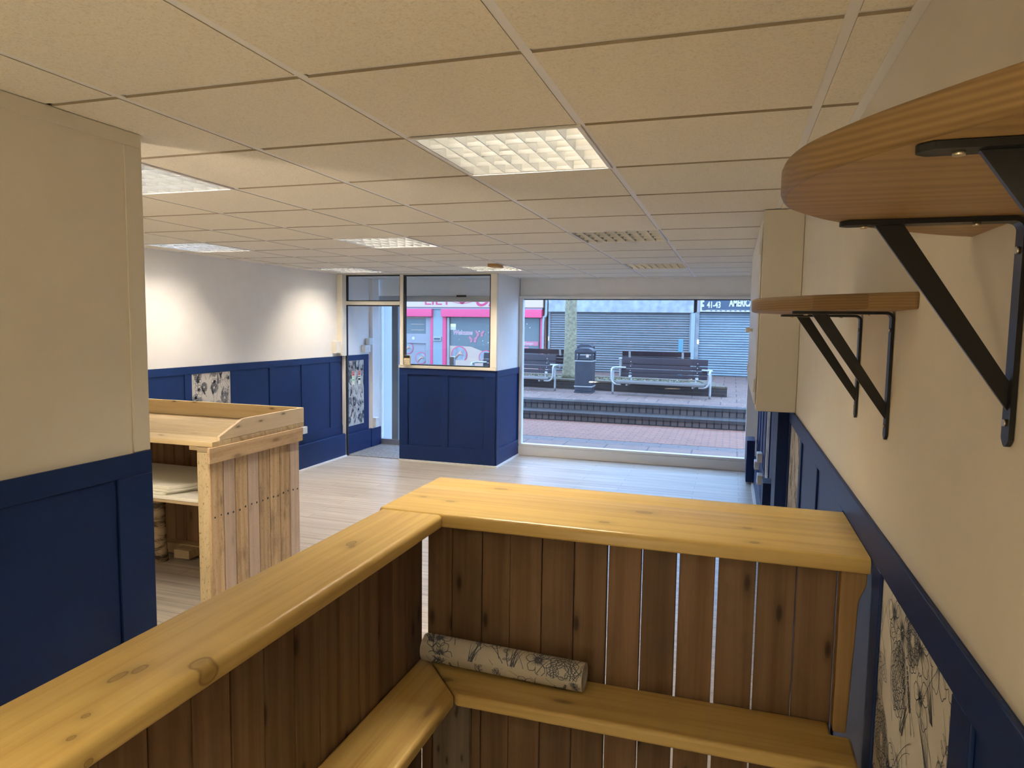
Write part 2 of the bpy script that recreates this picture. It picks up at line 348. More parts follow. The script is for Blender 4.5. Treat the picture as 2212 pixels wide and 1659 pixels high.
# ------------------------------------------------------------------ botanical line drawing for the wallpaper
class Ink:
    def __init__(s, seed): s.r = random.Random(seed); s.lines = []
    def line(s, pts, w0, w1=None): s.lines.append((pts, w0, w0 * .4 if w1 is None else w1))
    def curve(s, p, ang, L, bend, n=10):
        pts = [p]; a = ang
        for i in range(n):
            a += bend / n; p = (p[0] + math.cos(a) * L / n, p[1] + math.sin(a) * L / n); pts.append(p)
        return pts, a
    def leaf(s, p, ang, L, W, w, veins=6, hatch=0):
        bend = s.r.uniform(-.5, .5); mid, _ = s.curve(p, ang, L, bend, 8)
        for sd in (1, -1):
            e = []
            for i, m in enumerate(mid):
                u = i / 8; d = W * math.sin(PI * u ** .8) * sd; a = ang + bend * u + PI / 2
                e.append((m[0] + math.cos(a) * d, m[1] + math.sin(a) * d))
            s.line(e, w)
            for k in range(1, veins):
                i = k * 8 / veins; i0 = int(i); m = mid[min(i0, 8)]; q = e[min(i0 + 1, 8)]
                s.line([m, ((m[0] + q[0]) / 2, (m[1] + q[1]) / 2), q], w * .7)
                if hatch:
                    for h in range(hatch):
                        t = (h + 1) / (hatch + 1); q2 = e[min(i0 + 1, 8)]
                        s.line([(m[0] * (1 - t) + q2[0] * t, m[1] * (1 - t) + q2[1] * t), q2], w * .8)
        s.line(mid, w)
    def flower(s, p, r, w, petals=6, hatch=7):
        a0 = s.r.uniform(0, 6)
        for k in range(petals):
            a = a0 + 2 * PI * k / petals; rr = r * s.r.uniform(.75, 1.15); wd = 1.15 * PI / petals
            e = []
            for i in range(13):
                u = -1 + 2 * i / 12; f = (1 - abs(u) ** 2.6) ** .5 if abs(u) < 1 else 0
                rad = rr * (.15 + .85 * f) * (1 + .04 * math.sin(9 * u + k)); e.append((p[0] + math.cos(a + u * wd) * rad, p[1] + math.sin(a + u * wd) * rad))
            s.line(e, w, w)
            for h in range(hatch):
                u = -.8 + 1.6 * h / (hatch - 1); r0 = rr * .12; r1 = rr * s.r.uniform(.4, .8) * (1 - .3 * abs(u))
                s.line([(p[0] + math.cos(a + u * wd * .5) * r0, p[1] + math.sin(a + u * wd * .5) * r0), (p[0] + math.cos(a + u * wd * .85) * r1, p[1] + math.sin(a + u * wd * .85) * r1)], w * .9, w * .3)
        for k in range(10):
            a = s.r.uniform(0, 2 * PI); q = r * .14
            s.line([p, (p[0] + math.cos(a) * q, p[1] + math.sin(a) * q)], w * 1.6, w)
    def peony(s, p, r, w):
        for ring, n in ((.25, 5), (.5, 7), (.75, 9), (1.0, 10)):
            a0 = s.r.uniform(0, 6)
            for k in range(n):
                a = a0 + 2 * PI * k / n; c = (p[0] + math.cos(a) * r * ring * .62, p[1] + math.sin(a) * r * ring * .62 * 1.25); pr = r * (.2 + .2 * ring)
                e = []
                for i in range(10):
                    u = a - 1.5 + 3.0 * i / 9; e.append((c[0] + math.cos(u) * pr * (1 + .12 * math.sin(5 * u)), c[1] + math.sin(u) * pr))
                s.line(e, w, w)
                for h in range(4):
                    u = a - .9 + 1.8 * h / 3
                    s.line([(c[0] + math.cos(u) * pr * .25, c[1] + math.sin(u) * pr * .25), (c[0] + math.cos(u) * pr * s.r.uniform(.6, .9), c[1] + math.sin(u) * pr * .8)], w * 1.2, w * .4)
    def sprig(s, p, ang, L, w, n=9, ls=.16, veins=2):
        st, _ = s.curve(p, ang, L, s.r.uniform(-.7, .7), 14); s.line(st, w * 1.3, w * .6)
        for k in range(n):
            i = 2 + int(k * 12 / n); q = st[min(i, 14)]; sd = 1 if k % 2 else -1
            s.leaf(q, ang + sd * s.r.uniform(.5, 1.0), L * ls * s.r.uniform(.7, 1.2), L * ls * .22, w * .8, veins)
    def blades(s, p, ang, L, w, n=9):
        for k in range(n):
            a = ang + s.r.uniform(-.25, .25); l = L * s.r.uniform(.6, 1)
            c, _ = s.curve((p[0] + s.r.uniform(-.1, .1) * L, p[1]), a, l, s.r.uniform(-.3, .3), 6); s.line(c, w * 1.5, w * .3)
    def lupin(s, p, ang, L, w):
        st, _ = s.curve(p, ang, L, s.r.uniform(-.2, .2), 12); s.line(st, w * 1.4)
        for i in range(4, 13):
            q = st[i]; f = (13 - i) / 9
            for sd in (1, -1):
                for h in range(2):
                    s.leaf(q, ang + sd * (.6 + .4 * h), L * .10 * f + L * .03, L * .03, w * .6, 2)
    def fill(s, w, h, lw, k=1.0):
        cell = .115 * k; ny = max(1, int(h / cell)); nx = max(1, int(w / cell))
        for j in range(ny + 1):
            for i in range(nx + 1):
                p = ((i + s.r.uniform(.0, .9)) * w / (nx + .6), (j + s.r.uniform(0, .9)) * h / (ny + .6)); c = s.r.random()
                a = PI / 2 + s.r.uniform(-.7, .7); z = cell * s.r.uniform(.8, 1.3)
                if c < .20: s.flower(p, z * .58, lw, s.r.choice((5, 6)))
                elif c < .34: s.peony(p, z * .62, lw)
                elif c < .52: s.sprig(p, a, z * 1.6, lw)
                elif c < .66: s.lupin(p, a, z * 1.7, lw)
                elif c < .80: s.blades(p, a, z * 1.3, lw)
                else: s.leaf(p, s.r.uniform(0, 6), z * 1.0, z * .24, lw, 8, 2)
                q, _ = s.curve((p[0] + s.r.uniform(-.03, .03), p[1] - z), a, z * 1.5, s.r.uniform(-1, 1), 8); s.line(q, lw * 1.2)
    def mesh(s, mb, fn, w, h, mi):
        mb.mi = mi
        for pts, w0, w1 in s.lines:
            n = len(pts); prev = None
            for i, (x, y) in enumerate(pts):
                a = pts[max(i - 1, 0)]; b = pts[min(i + 1, n - 1)]
                dx, dy = b[0] - a[0], b[1] - a[1]; L = math.hypot(dx, dy) or 1
                ww = (w0 + (w1 - w0) * i / max(1, n - 1)) / 2
                l = (x - dy / L * ww, y + dx / L * ww); r = (x + dy / L * ww, y - dx / L * ww)
                ok = all(0 < q[0] < w and 0 < q[1] < h for q in (l, r))
                cur = (mb.bm.verts.new(fn(*l)), mb.bm.verts.new(fn(*r))) if ok else None
                if prev and cur:
                    f = mb.bm.faces.new((prev[0], prev[1], cur[1], cur[0])); f.material_index = mi
                prev = cur
        mb.mi = 0

def wallpaper(name, parent, p0, u, wid, hei, out, seed, lw=.0016, k=1.0):
    # p0 lower corner, u horizontal unit direction, out = wall normal
    p0, u, out = Vector(p0), Vector(u), Vector(out); z = Vector((0, 0, 1))
    mb = MB(); T = .0012
    P = lambda a, b, d: tuple(p0 + u * a + z * b + out * d)
    mb.hexa([P(0, 0, 0), P(wid, 0, 0), P(wid, 0, T), P(0, 0, T), P(0, hei, 0), P(wid, hei, 0), P(wid, hei, T), P(0, hei, T)])
    ik = Ink(seed); ik.fill(wid, hei, lw, k)
    o = None
    ik.mesh(mb, lambda a, b: P(a, b, T + .0006), wid, hei, 1)
    me_o = mb
    bm = mb.bm
    me = bpy.data.meshes.new(name); bm.to_mesh(me); bm.free()
    me.materials.append(M['paper']); me.materials.append(M['ink'])
    o = bpy.data.objects.new(name, me); COL.objects.link(o); put(o, parent)
    o['label'] = 'botanical line-drawing wallpaper panel'
    return o

# ------------------------------------------------------------------ dimensions (metres; camera stands behind the bar looking to the street)
H = 2.4            # ceiling
XR = .213          # right wall
XL = -5.03         # left wall
XP = -2.07         # face of the partition on the left
YE = 7.36          # window wall
YF = 6.40          # lobby front
DT = 1.325         # top of the navy panelling
YB = -4.2          # rear of the room

# ------------------------------------------------------------------ room shell
struct('floor', MB().box(XL - .1, XR + .1, YB, YE + .12, -.08, 0), M['floor'], 'pale oak-look plank floor of the shop', 'floor')
mb = MB().box(XR, XR + .12, YB, YE + .12, 0, H + .25)
struct('wall_right', mb, M['cream'], 'cream wall on the right above navy panelling', 'wall')
struct('wall_left', MB().box(XL - .12, XL, YB, YE - .01, 0, H + .25), M['white_wall'], 'white far left wall lit by ceiling lights', 'wall')
struct('wall_rear', MB().box(XL, XR, YB - .12, YB, 0, H + .25), M['cream'], 'cream wall closing the back of the shop', 'wall')
struct('wall_partition', MB().box(XP - .14, XP, YB, .33, 0, H - .001), M['cream'], 'cream partition wall close on the left', 'wall')
# window wall: header above the front window
mb = MB().box(-2.87, XR, YE, YE + .12, 2.165, H + .25)
struct('wall_front', mb, M['white_wall'], 'white strip of wall above the street window', 'wall')
# lobby side wall (upper white part) and low wall under the lobby window
mb = MB().box(-2.97, -2.88, YF + .06, YE + .12, 0, H)
struct('wall_lobby', mb, M['white_wall'], 'white side wall of the entrance lobby next to the street window', 'wall')
mb = MB().box(-4.19, -2.88, YF + .012, YF + .06, 0, 1.205)
struct('wall_lobby', mb, M['navy'], 'low navy wall under the lobby window', 'wall')

# ceiling: tegular tiles hanging a little below the exposed bars
TX = [-.60 * k for k in range(-1, 9)]          # grid lines in x, first column slightly off
LX = [XR - .012, .08] + [-.6 * k for k in range(1, 9)] + [XL + .012]
LY = [YB + .02] + [.6 * k for k in range(-6, 13)] + [YE - .012]
LIGHTS = [(-.9, .9, 3), (-.9, 3.3, 0), (-.9, 5.7, 0), (-2.7, .9, 1), (-2.7, 3.3, 1), (-2.7, 5.7, 1), (-4.5, 3.3, 1), (-4.5, 5.7, 1), (-.26, -2.1, 2)]  # last entry is out of view, added as fill behind the camera
mb = MB().box(XL, XR, YB, YE, H + .20, H + .24)
for a, b_ in zip(LX, LX[1:]):
    for c, d in zip(LY, LY[1:]):
        x0, x1 = min(a, b_) + .0125, max(a, b_) - .0125; y0, y1 = c + .0125, d - .0125
        if x1 - x0 < .02 or y1 - y0 < .02: continue
        cx, cy = (x0 + x1) / 2, (y0 + y1) / 2
        if any(abs(cx - lx) < .25 and abs(cy - ly) < .25 for lx, ly, _ in LIGHTS): continue
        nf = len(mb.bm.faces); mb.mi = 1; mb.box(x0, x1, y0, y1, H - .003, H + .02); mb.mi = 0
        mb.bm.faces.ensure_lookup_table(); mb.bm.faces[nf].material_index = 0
ce = struct('ceiling', mb, [M['tile'], plain('shaded_tile_edge', (.36, .30, .22), .95)], 'suspended ceiling of square beige mineral tiles', 'ceiling')  # tile sides get a darker colour: recess shade painted in
mb = MB()
for x in LX: mb.box(x - .0122, x + .0122, YB, YE, H - .0012, H + .0015)
for y in LY: mb.box(XL, XR, y - .012, y + .012, H + .004, H + .0065)
# wall angle all round
mb.box(XR - .026, XR - .0005, YB, YE, H - .0045, H - .0015)
mb.box(XL + .0005, XL + .026, YB, YF, H - .0045, H - .0015)
mb.build('ceiling_grid', M['tbar'], ce)

# ------------------------------------------------------------------ ceiling lights with parabolic louvres
def make_light(lit):
    r = empty('ceiling_light', (0, 0, H), '', 'ceiling light', 'recessed louvred ceiling lights')
    h = .287
    f = MB()
    for x0, x1, y0, y1 in ((-.2995, .2995, -.2995, -h), (-.2995, .2995, h, .2995), (-.2995, -h, -h, h), (h, .2995, -h, h)): f.box(x0, x1, y0, y1, H - .008, H - .001)
    o = f.build('frame', M['tbar'], r); 
    hs = MB()
    for x0, x1, y0, y1 in ((-h, h, -h, -h + .002), (-h, h, h - .002, h), (-h, -h + .002, -h, h), (h - .002, h, -h, h)): hs.box(x0, x1, y0, y1, H - .002, H + .09)
    hs.box(-h, h, -h, h, H + .09, H + .093)
    hs.build('housing', M['reflector'], r)
    lv = MB(); p = 2 * h / 4; D = .056
    for j in range(5):                       # V-shaped long blades
        y = -h + j * p
        for sg in (-1, 1):
            if (j == 0 and sg < 0) or (j == 4 and sg > 0): continue
            prof = []
            for k in range(5):
                u = k / 4; prof.append((y + sg * (.003 + .022 * u ** 1.8), H - .004 + D * u))
            for a, b in zip(prof, prof[1:]):
                lv.faces([(-h, a[0], a[1]), (h, a[0], a[1]), (h, b[0], b[1]), (-h, b[0], b[1])], [(0, 1, 2, 3)])
    for i in range(9):                       # cross blades
        x = -h + i * 2 * h / 8
        x = max(-h + .003, min(h - .003, x))
        lv.hexa([(x - .0012, -h, H - .004), (x + .0012, -h, H - .004), (x + .0012, h, H - .004), (x - .0012, h, H - .004), (x - .006, -h, H + D - .01), (x + .006, -h, H + D - .01), (x + .006, h, H + D - .01), (x - .006, h, H + D - .01)])
    lv.build('louvre', M['reflector'], r, smooth=False)
    for j in range(4):
        y = -h + (j + .5) * p
        MB().cyl((-h + .01, y, H + .072), (h - .01, y, H + .072), .013, 10).build('tube', M[{0: 'unlit', 1: 'lit', 2: 'fill_rear', 3: 'lit_near'}[lit]], r)
    return r
LAB = {(-.9, .9): 'largest square louvred ceiling light, right in front of the bar counter', (-.9, 3.3): 'dark unlit louvred ceiling light reflecting brown wood', (-.9, 5.7): 'louvred ceiling light close to the street window, beside the tan block light',
       (-2.7, .9): 'louvred ceiling light half hidden by the cream partition', (-2.7, 3.3): 'bright louvred ceiling light in the middle of the room', (-2.7, 5.7): 'louvred ceiling light in front of the lobby, under the tan block',
       (-4.5, 3.3): 'bright louvred ceiling light by the left wall over the pallet counter', (-4.5, 5.7): 'louvred ceiling light at the left wall above the lobby door', (-.26, -2.1): 'unseen louvred ceiling light added behind the viewpoint as warm fill'}
protos = {k: make_light(k) for k in range(4)}
used = {k: False for k in range(4)}
for lx, ly, lit in LIGHTS:
    o = protos[lit] if not used[lit] else copy_tree(protos[lit]); used[lit] = True
    o.location = (lx, ly, H); o['label'] = LAB[(lx, ly)]
tag(MB().box(-2.55, -2.44, 5.15, 5.33, H - .036, H - .0035).build('ceiling_block', M['tan'], bevel=.004), 'small tan wooden block fixed to the ceiling', 'block')

# ------------------------------------------------------------------ panelling
def panelling(name, label, base_pt, u, out, length, stiles, top, rail_top, rail_bot, papers, base_z=.30, back=.004, t=.012, plinth=None, seed=1, lw=.0016, k=1.0, cap=False):
    """navy board-and-batten panelling: backing sheet, top rail, bottom rail, stiles, wallpaper panels"""
    p0, u, out = Vector(base_pt), Vector(u), Vector(out); z = Vector((0, 0, 1))
    root = empty(name, base_pt, label, 'wall panelling', None, 'structure')
    def bx(a0, a1, z0, z1, d0, d1):
        q = lambda a, d, zz: tuple(p0 + u * a + out * d + z * zz)
        return MB().hexa([q(a0, d0, z0), q(a1, d0, z0), q(a1, d1, z0), q(a0, d1, z0), q(a0, d0, z1), q(a1, d0, z1), q(a1, d1, z1), q(a0, d1, z1)])
    bx(0, length, .02, top - .002, .0005, back).build('backing_sheet', M['navy'], root)
    bx(0, length, rail_top, top, back, t).build('top_rail', M['navy'], root, .0015, 1)
    bx(0, length, base_z, rail_bot, back, t).build('bottom_rail', M['navy'], root, .0015, 1)
    for a, b in stiles: bx(a, b, rail_bot + .0005, rail_top - .0005, back, t).build('stile', M['navy'], root, .0015, 1)
    for i, (a, b) in enumerate(papers):
        w = wallpaper('wallpaper_panel', root, p0 + u * a + z * (rail_bot + .002) + out * back, u, b - a, rail_top - rail_bot - .004, out, seed + i, lw, k)
    if plinth: bx(plinth[0], plinth[1], .012, plinth[2], back, plinth[3]).build('plinth', M['navy'], root, .003, 1)
    return root
# right wall: runs from behind the camera to the pier
ys = [-.543 - .63 * 3, -.543 - .63 * 2, -.543 - .63, -.543, .045, .59, 1.23, 1.85, 2.52]
stiles = [(y - YB, y - YB + .082) for y in ys]
panelling('trim_1', 'navy panelling with botanical wallpaper panels along the right wall by the bar', (XR, YB, 0), (0, 1, 0), (-1, 0, 0), 2.60 - YB, stiles, DT, 1.25, .40,
          [(-.461 - YB, .045 - YB), (1.932 - YB, 2.52 - YB)], seed=11, lw=.0017, k=.70)
ys2 = [3.35, 3.95, 4.45, 5.13, 5.75, 6.35, 6.97]
panelling('trim_2', 'navy panelling on the right wall between the pier and the street window', (XR, 2.94, 0), (0, 1, 0), (-1, 0, 0), YE - .13 - 2.94, [(y - 2.94, y - 2.94 + .08) for y in ys2], DT, 1.25, .42,
          [(4.53 - 2.94, 5.13 - 2.94)], seed=31, lw=.002, plinth=(0, YE - .13 - 2.94, .22, .045))
struct('trim_3', MB().box(.142, XR, 2.605, 2.935, .0, DT - .005), M['navy'], 'narrow navy pier standing out from the right wall', 'pier', bevel=.003)
# partition on the left
panelling('trim_4', 'dark navy panelling on the near left partition', (XP, YB, 0), (0, 1, 0), (1, 0, 0), .329 - YB, [(.186 - YB, .329 - YB), (-.62 - YB, -.54 - YB), (-1.3 - YB, -1.22 - YB)], 1.315, 1.238, .3, [], t=.013)
mb = MB().box(XP + .0005, XP + .006, YB, .329, H - .05, H - .006)
struct('trim_5', mb, M['cream'], 'cream strip along the top of the near left partition', 'trim')
struct('trim_6', MB().box(XP + .0005, XP + .006, .262, .329, 1.317, H - .051), M['cream'], 'cream vertical strip at the end of the near left partition', 'trim')
# left wall
sl = [(3.03, 3.11), (3.636, 3.725), (4.26, 4.345), (4.88, 4.96), (5.475, 5.565), (6.09, 6.17)]
panelling('trim_7', 'bright navy panelling with one wallpaper panel on the far left wall', (XL, .8, 0), (0, 1, 0), (1, 0, 0), YF - .8 - .012, [(a - .8, b - .8) for a, b in sl], 1.335, 1.262, .42, [(3.727 - .8, 4.258 - .8)],
          plinth=(0, YF - .8 - .02, .30, .06), seed=51, lw=.0026, k=.68)
struct('trim_8', MB().box(XL + .0605, XL + .085, .8, YF - .03, 0, .018), M['gloss_white'], 'white bead where the left wall meets the floor', 'trim')
struct('trim_9', MB().box(XL + .001, XL + .075, YF - .115, YF - .015, 1.34, H - .006), M['ivory'], 'ivory boxed pipe casing beside the lobby door frame', 'casing')
# lobby front below window
panelling('trim_10', 'navy panelling with two panels under the lobby window', (-4.19, YF + .012, 0), (1, 0, 0), (0, -1, 0), 1.31, [(0, .118), (.595, .678), (1.16, 1.31)], 1.205, 1.128, .212, [], base_z=.02, t=.019)
panelling('trim_11', 'navy panel on the side of the entrance lobby next to the window', (-2.88, YF + .012, 0), (0, 1, 0), (1, 0, 0), YE - YF - .015, [(0, .10), (.885, YE - YF - .015)], 1.205, 1.125, .215, [], base_z=.02, t=.019)
mb = MB().box(-4.19, -2.845, YF - .028, YF - .0015, 0, .022).box(-2.866, -2.845, YF - .0015, YE - .03, 0, .022)
struct('trim_12', mb, M['gloss_white'], 'white bead on the floor round the lobby wall', 'trim')
struct('trim_13', MB().box(XR - .07, XR - .046, 2.94, YE - .14, 0, .02), M['gloss_white'], 'white bead on the floor along the right wall', 'trim')

# ------------------------------------------------------------------ lobby front: frame, lights, doorway
root = empty('window_1', (-3.54, YF, 1.2), 'ivory framed inner lobby window with black gasket above navy panels', 'window', None, 'structure')
y0, y1 = YF - .02, YF + .045
MB().box(-4.195, -2.868, y0, y1, 1.207, 1.243).build('sill_bar', M['ivory'], root, .003, 1)
MB().box(-4.175, -2.868, y0, y1, 2.385, H - .004).build('head_bar', M['ivory'], root, .003, 1)
MB().box(-2.95, -2.868, y0, y1, 1.244, 2.3845).build('jamb', M['ivory'], root, .003, 1)
g = MB()
for a, b_, c, d in ((-4.128, -2.951, 1.2445, 1.258), (-4.128, -2.951, 2.368, 2.384), (-4.128, -4.106, 1.2585, 2.3675), (-2.964, -2.951, 1.2585, 2.3675)): g.box(a, b_, y0 + .012, y1 - .012, c, d)
g.build('gasket', M['gasket'], root)
MB().box(-4.106, -2.964, YF + .008, YF + .014, 1.258, 2.368).build('pane', M['glass'], root)
root = empty('door_1', (-4.6, YF, 0), 'open lobby doorway with white frame and glass transom', 'doorway', None, 'structure')
MB().box(-5.024, -4.978, y0, y1, 0, H - .004).build('jamb', M['gloss_white'], root, .003, 1)
MB().box(-4.176, -4.129, y0, y1, 1.244, H - .004).build('jamb', M['ivory'], root, .003, 1)
MB().box(-4.977, -4.177, y0, y1, 2.005, 2.052).build('transom_bar', M['ivory'], root, .003, 1)
MB().box(-4.977, -4.177, y0, y1, 2.39, H - .004).build('head_bar', M['ivory'], root, .003, 1)
g = MB()
for a, b_, c, d in ((-4.977, -4.177, 2.0525, 2.066), (-4.977, -4.177, 2.374, 2.3895), (-4.977, -4.948, 2.0665, 2.3735), (-4.187, -4.177, 2.0665, 2.3735)): g.box(a, b_, y0 + .012, y1 - .012, c, d)
g.box(-4.977, -4.958, y0 + .02, y1 - .01, .0, 2.004).box(-4.957, -4.19, y0 + .02, y1 - .01, 1.99, 2.0045)
g.build('gasket', M['gasket'], root)
MB().box(-4.948, -4.187, YF + .008, YF + .014, 2.066, 2.374).build('transom_pane', M['glass'], root)

# lobby interior
struct('floor_mat', MB().box(XL + .001, -2.972, YF + .046, 7.36, .0005, .008), M['carpet'], 'grey matting on the lobby floor', 'floor mat')
panelling('trim_14', 'bright blue panelling with wallpaper inside the lobby', (XL, YF + .05, 0), (0, 1, 0), (1, 0, 0), .62, [(.50, .62)], 1.335, 1.262, .37, [(.0, .50)], t=.014, seed=71, lw=.0028, k=.70, base_z=.25, plinth=(0, .62, .27, .05))
struct('trim_15', MB().box(XL + .001, XL + .055, 7.075, 7.35, 0, .27), M['navy'], 'navy boxed plinth at the lobby corner by the glass', 'plinth')
struct('trim_16', MB().box(XL + .001, XL + .05, 7.12, 7.30, .271, H - .01), M['white_wall'], 'white boxed corner of the lobby beside the glass', 'casing')
for i, y in enumerate((6.66, 6.82)):
    lab = ['small fire notice with red symbol, nearer the door frame', 'small fire notice with red symbol, nearer the glass'][i]
    r = empty('fire_notice', (XL + .006, y, .98), lab, 'sign', 'fire notices on the lobby wallpaper')
    xx = XL + .0065
    MB().box(xx, xx + .003, y - .032, y + .032, .93, 1.12).build('card', M['cardyellow'], r)
    MB().box(xx + .0032, xx + .004, y - .030, y + .030, 1.055, 1.117).build('red_symbol', M['red'], r)
    MB().box(xx + .0042, xx + .005, y - .022, y - .012, 1.065, 1.118).box(xx + .0042, xx + .005, y - .011, y + .004, 1.088, 1.098).box(xx + .0042, xx + .005, y + .012, y + .024, 1.068, 1.116).build('white_mark', M['signwhite'], r)
    MB().box(xx + .0032, xx + .004, y - .028, y + .028, 1.03, 1.042).box(xx + .0032, xx + .004, y - .028, y + .028, .985, 1.012).build('green_band', M['green' if i == 0 else 'gasket'], r)
def socket(name, label, cat, x, y, z, w, h, d, axis, grp=None, holes=0, mat='plastic'):
    r = empty(name, (x, y, z), label, cat, grp)
    if axis == '+x': MB().box(x, x + d, y - w / 2, y + w / 2, z - h / 2, z + h / 2).build('cover', M[mat], r, .004, 2)
    else: MB().box(x - d, x, y - w / 2, y + w / 2, z - h / 2, z + h / 2).build('cover', M[mat], r, .004, 2)
    for k in range(holes):
        yy = y + (k - (holes - 1) / 2) * .032; s = 1 if axis == '+x' else -1; x1 = x + s * d; x2 = x + s * (d + .004)
        MB().box(min(x1, x2) , max(x1, x2), yy - .01, yy + .01, z - .02, z + .02).build('switch', M['gloss_white'], r)
    return r
socket('light_switch', 'white multi-gang light switch box in the lobby above the panelling', 'switch', XL + .0005, 6.97, 1.415, .15, .10, .06, '+x', None, 3)
socket('junction_box', 'white rounded junction box above the lobby switch', 'box', XL + .0005, 7.04, 1.515, .09, .09, .07, '+x')
socket('wall_socket', 'white socket low on the lobby corner casing', 'socket', XL + .053, 7.17, .355, .10, .13, .045, '+x', None, 1)
socket('alarm_box', 'ivory alarm box on the left wall beside the lobby door frame', 'alarm box', XL + .0005, 6.215, 1.455, .115, .155, .06, '+x', None, 0, 'ivory')
socket('wall_socket', 'white socket on the left wall panelling behind the pallet counter', 'socket', XL + .014, 5.48, .475, .09, .085, .04, '+x', 'wall sockets', 0)

# front glazing of the lobby (door and side light)
root = empty('door_2', (-3.95, 7.42, 0), 'frameless glass entrance door of the lobby with grey rail', 'glass door', None, 'structure')
MB().box(-5.02, -2.975, 7.37, 7.45, 0, .085).build('threshold', M['alu'], root, .003, 1)
MB().box(-5.028, -4.985, 7.375, 7.445, .086, 2.085).build('frame_stile', M['gloss_white'], root, .002, 1)
MB().box(-5.02, -2.975, 7.37, 7.45, 2.086, 2.165).build('top_rail', M['alu'], root, .003, 1)
MB().box(-4.815, -4.715, 7.38, 7.44, .086, 2.085).build('door_stile', plain('grey_door_stile', (.16, .19, .22), .4), root, .003, 1)
MB().box(-4.714, -3.972, 7.405, 7.415, .086, 2.085).build('side_light', M['glass'], root)
MB().box(-3.962, -2.98, 7.405, 7.415, .086, 2.085).build('door_leaf', M['glass'], root)
MB().box(-4.984, -4.816, 7.405, 7.415, .086, 2.085).build('side_light', M['glass'], root)
MB().box(-3.90, -3.825, 7.34, 7.404, .95, 1.32).build('door_handle', M['alu'], root, .012, 3)
MB().box(-3.80, -3.66, 7.352, 7.369, 2.15, 2.175).build('closer', M['gasket'], root)
struct('wall_lobby_front', MB().box(XL, -2.97, 7.375, 7.48, 2.1655, H + .2), M['white_wall'], 'pale wall above the lobby entrance glass', 'wall')
# alarm keypad on the window of the lobby
r = empty('alarm_keypad', (-4.07, YF - .03, 1.25), 'small alarm keypad with black display in the corner of the lobby window', 'keypad')
MB().box(-4.105, -4.02, YF - .05, YF - .0185, 1.2435, 1.37).build('body', M['amber'], r, .004, 2)
MB().box(-4.105, -4.02, YF - .053, YF - .0505, 1.335, 1.37).build('display', M['gasket'], r)
for i in range(3):
    for j in range(4): MB().box(-4.098 + j * .02, -4.086 + j * .02, YF - .0545, YF - .0505, 1.258 + i * .024, 1.271 + i * .024).build('button', M['gloss_white'], r)

# ------------------------------------------------------------------ street window
root = empty('window_2', (-1.33, YE, 0), 'large street window in a white frame reaching the floor', 'window', None, 'structure')
ya, yb = YE - .035, YE + .06
MB().box(-2.878, XR - .001, ya, yb, .0, .125).build('bottom_frame', M['gloss_white'], root, .006, 2)
MB().box(-2.878, XR - .001, ya + .01, yb, .1255, .158).build('glazing_bead', M['gloss_white'], root, .004, 1)
MB().box(-2.878, XR - .001, ya, yb, 2.125, 2.164).build('top_frame', M['gloss_white'], root, .004, 1)
MB().box(-2.878, -2.825, ya, yb, .1585, 2.1245).build('side_frame', M['gloss_white'], root, .004, 1)
MB().box(.073, XR - .001, ya, yb, .1585, 2.1245).build('side_frame', M['gloss_white'], root, .004, 1)
MB().box(-2.824, .072, YE + .02, YE + .024, 2.112, 2.1245).build('gasket', M['gasket'], root)
MB().box(-2.824, .072, YE + .01, YE + .018, .1585, 2.1115).build('pane', M['glass'], root)

# ------------------------------------------------------------------ wall cupboard on the right
root = empty('wall_cupboard', (.11, 2.8, 1.33), 'tall cream wall cupboard fixed above the navy panelling on the right wall', 'cupboard')
MB().box(.012, XR - .001, 2.345, 4.25, 1.3265, H - .006).build('carcass', M['cream'], root, .003, 1)
MB().box(.001, .0115, 2.40, 3.30, 1.36, H - .07).build('door', M['gloss_white'], root, .003, 1)
MB().box(.001, .0115, 3.305, 4.20, 1.36, H - .07).build('door', M['gloss_white'], root, .003, 1)
dr = [c for c in root.children if c.name.startswith('door')]
for d, yk in ((dr[0], 3.22), (dr[1], 3.385)):
    k = MB().tube([(.0005, yk, 1.76), (-.016, yk, 1.76), (-.022, yk, 1.76), (-.036, yk, 1.76), (-.04, yk, 1.76)], [.010, .008, .017, .017, .012], 14).build('knob', M['cream'], d)
for z in (1.46, 2.2):
    MB().box(-.004, .0008, 2.385, 2.398, z - .035, z + .035).build('hinge', M['ivory'], dr[0]); MB().box(-.004, .0008, 4.188, 4.2, z - .035, z + .035).build('hinge', M['ivory'], dr[1])

# boxes and sockets low on the right wall
def rbox(y0, y1, x0, z0, z1, mat, name, label, cat, grp=None):
    return tag(MB().box(x0, XR - .0462, y0, y1, z0, z1).build(name, M[mat], bevel=.003), label, cat, grp)
rbox(6.62, 6.95, .080, .0215, .50, 'navy', 'pipe_box', 'navy painted boxing low on the right wall next to the street window', 'box')
def rsock(y, z, d, label):
    r = empty('wall_socket', (XR - .014, y, z), label, 'socket', 'sockets low on the right wall')
    MB().box(XR - .012 - d, XR - .0125, y - .075, y + .075, z - .045, z + .045).build('cover', M['plastic'], r, .004, 2)
    return r
rsock(5.60, .50, .05, 'uppermost white socket low on the right wall by the navy boxing')
rsock(6.20, .31, .05, 'white socket on the right wall nearest to the navy boxing at floor level')
rsock(5.35, .335, .05, 'white socket standing proud of the right wall in front of the navy boxing')
rsock(3.70, .30, .045, 'white socket on the right wall just behind the bar, closest to the camera')
tag(MB().box(.135, XR - .0125, 3.82, 4.02, .40, .62).build('pipe_box', M['navy'], bevel=.003), 'small navy box on the right wall nearer to the bar', 'box')

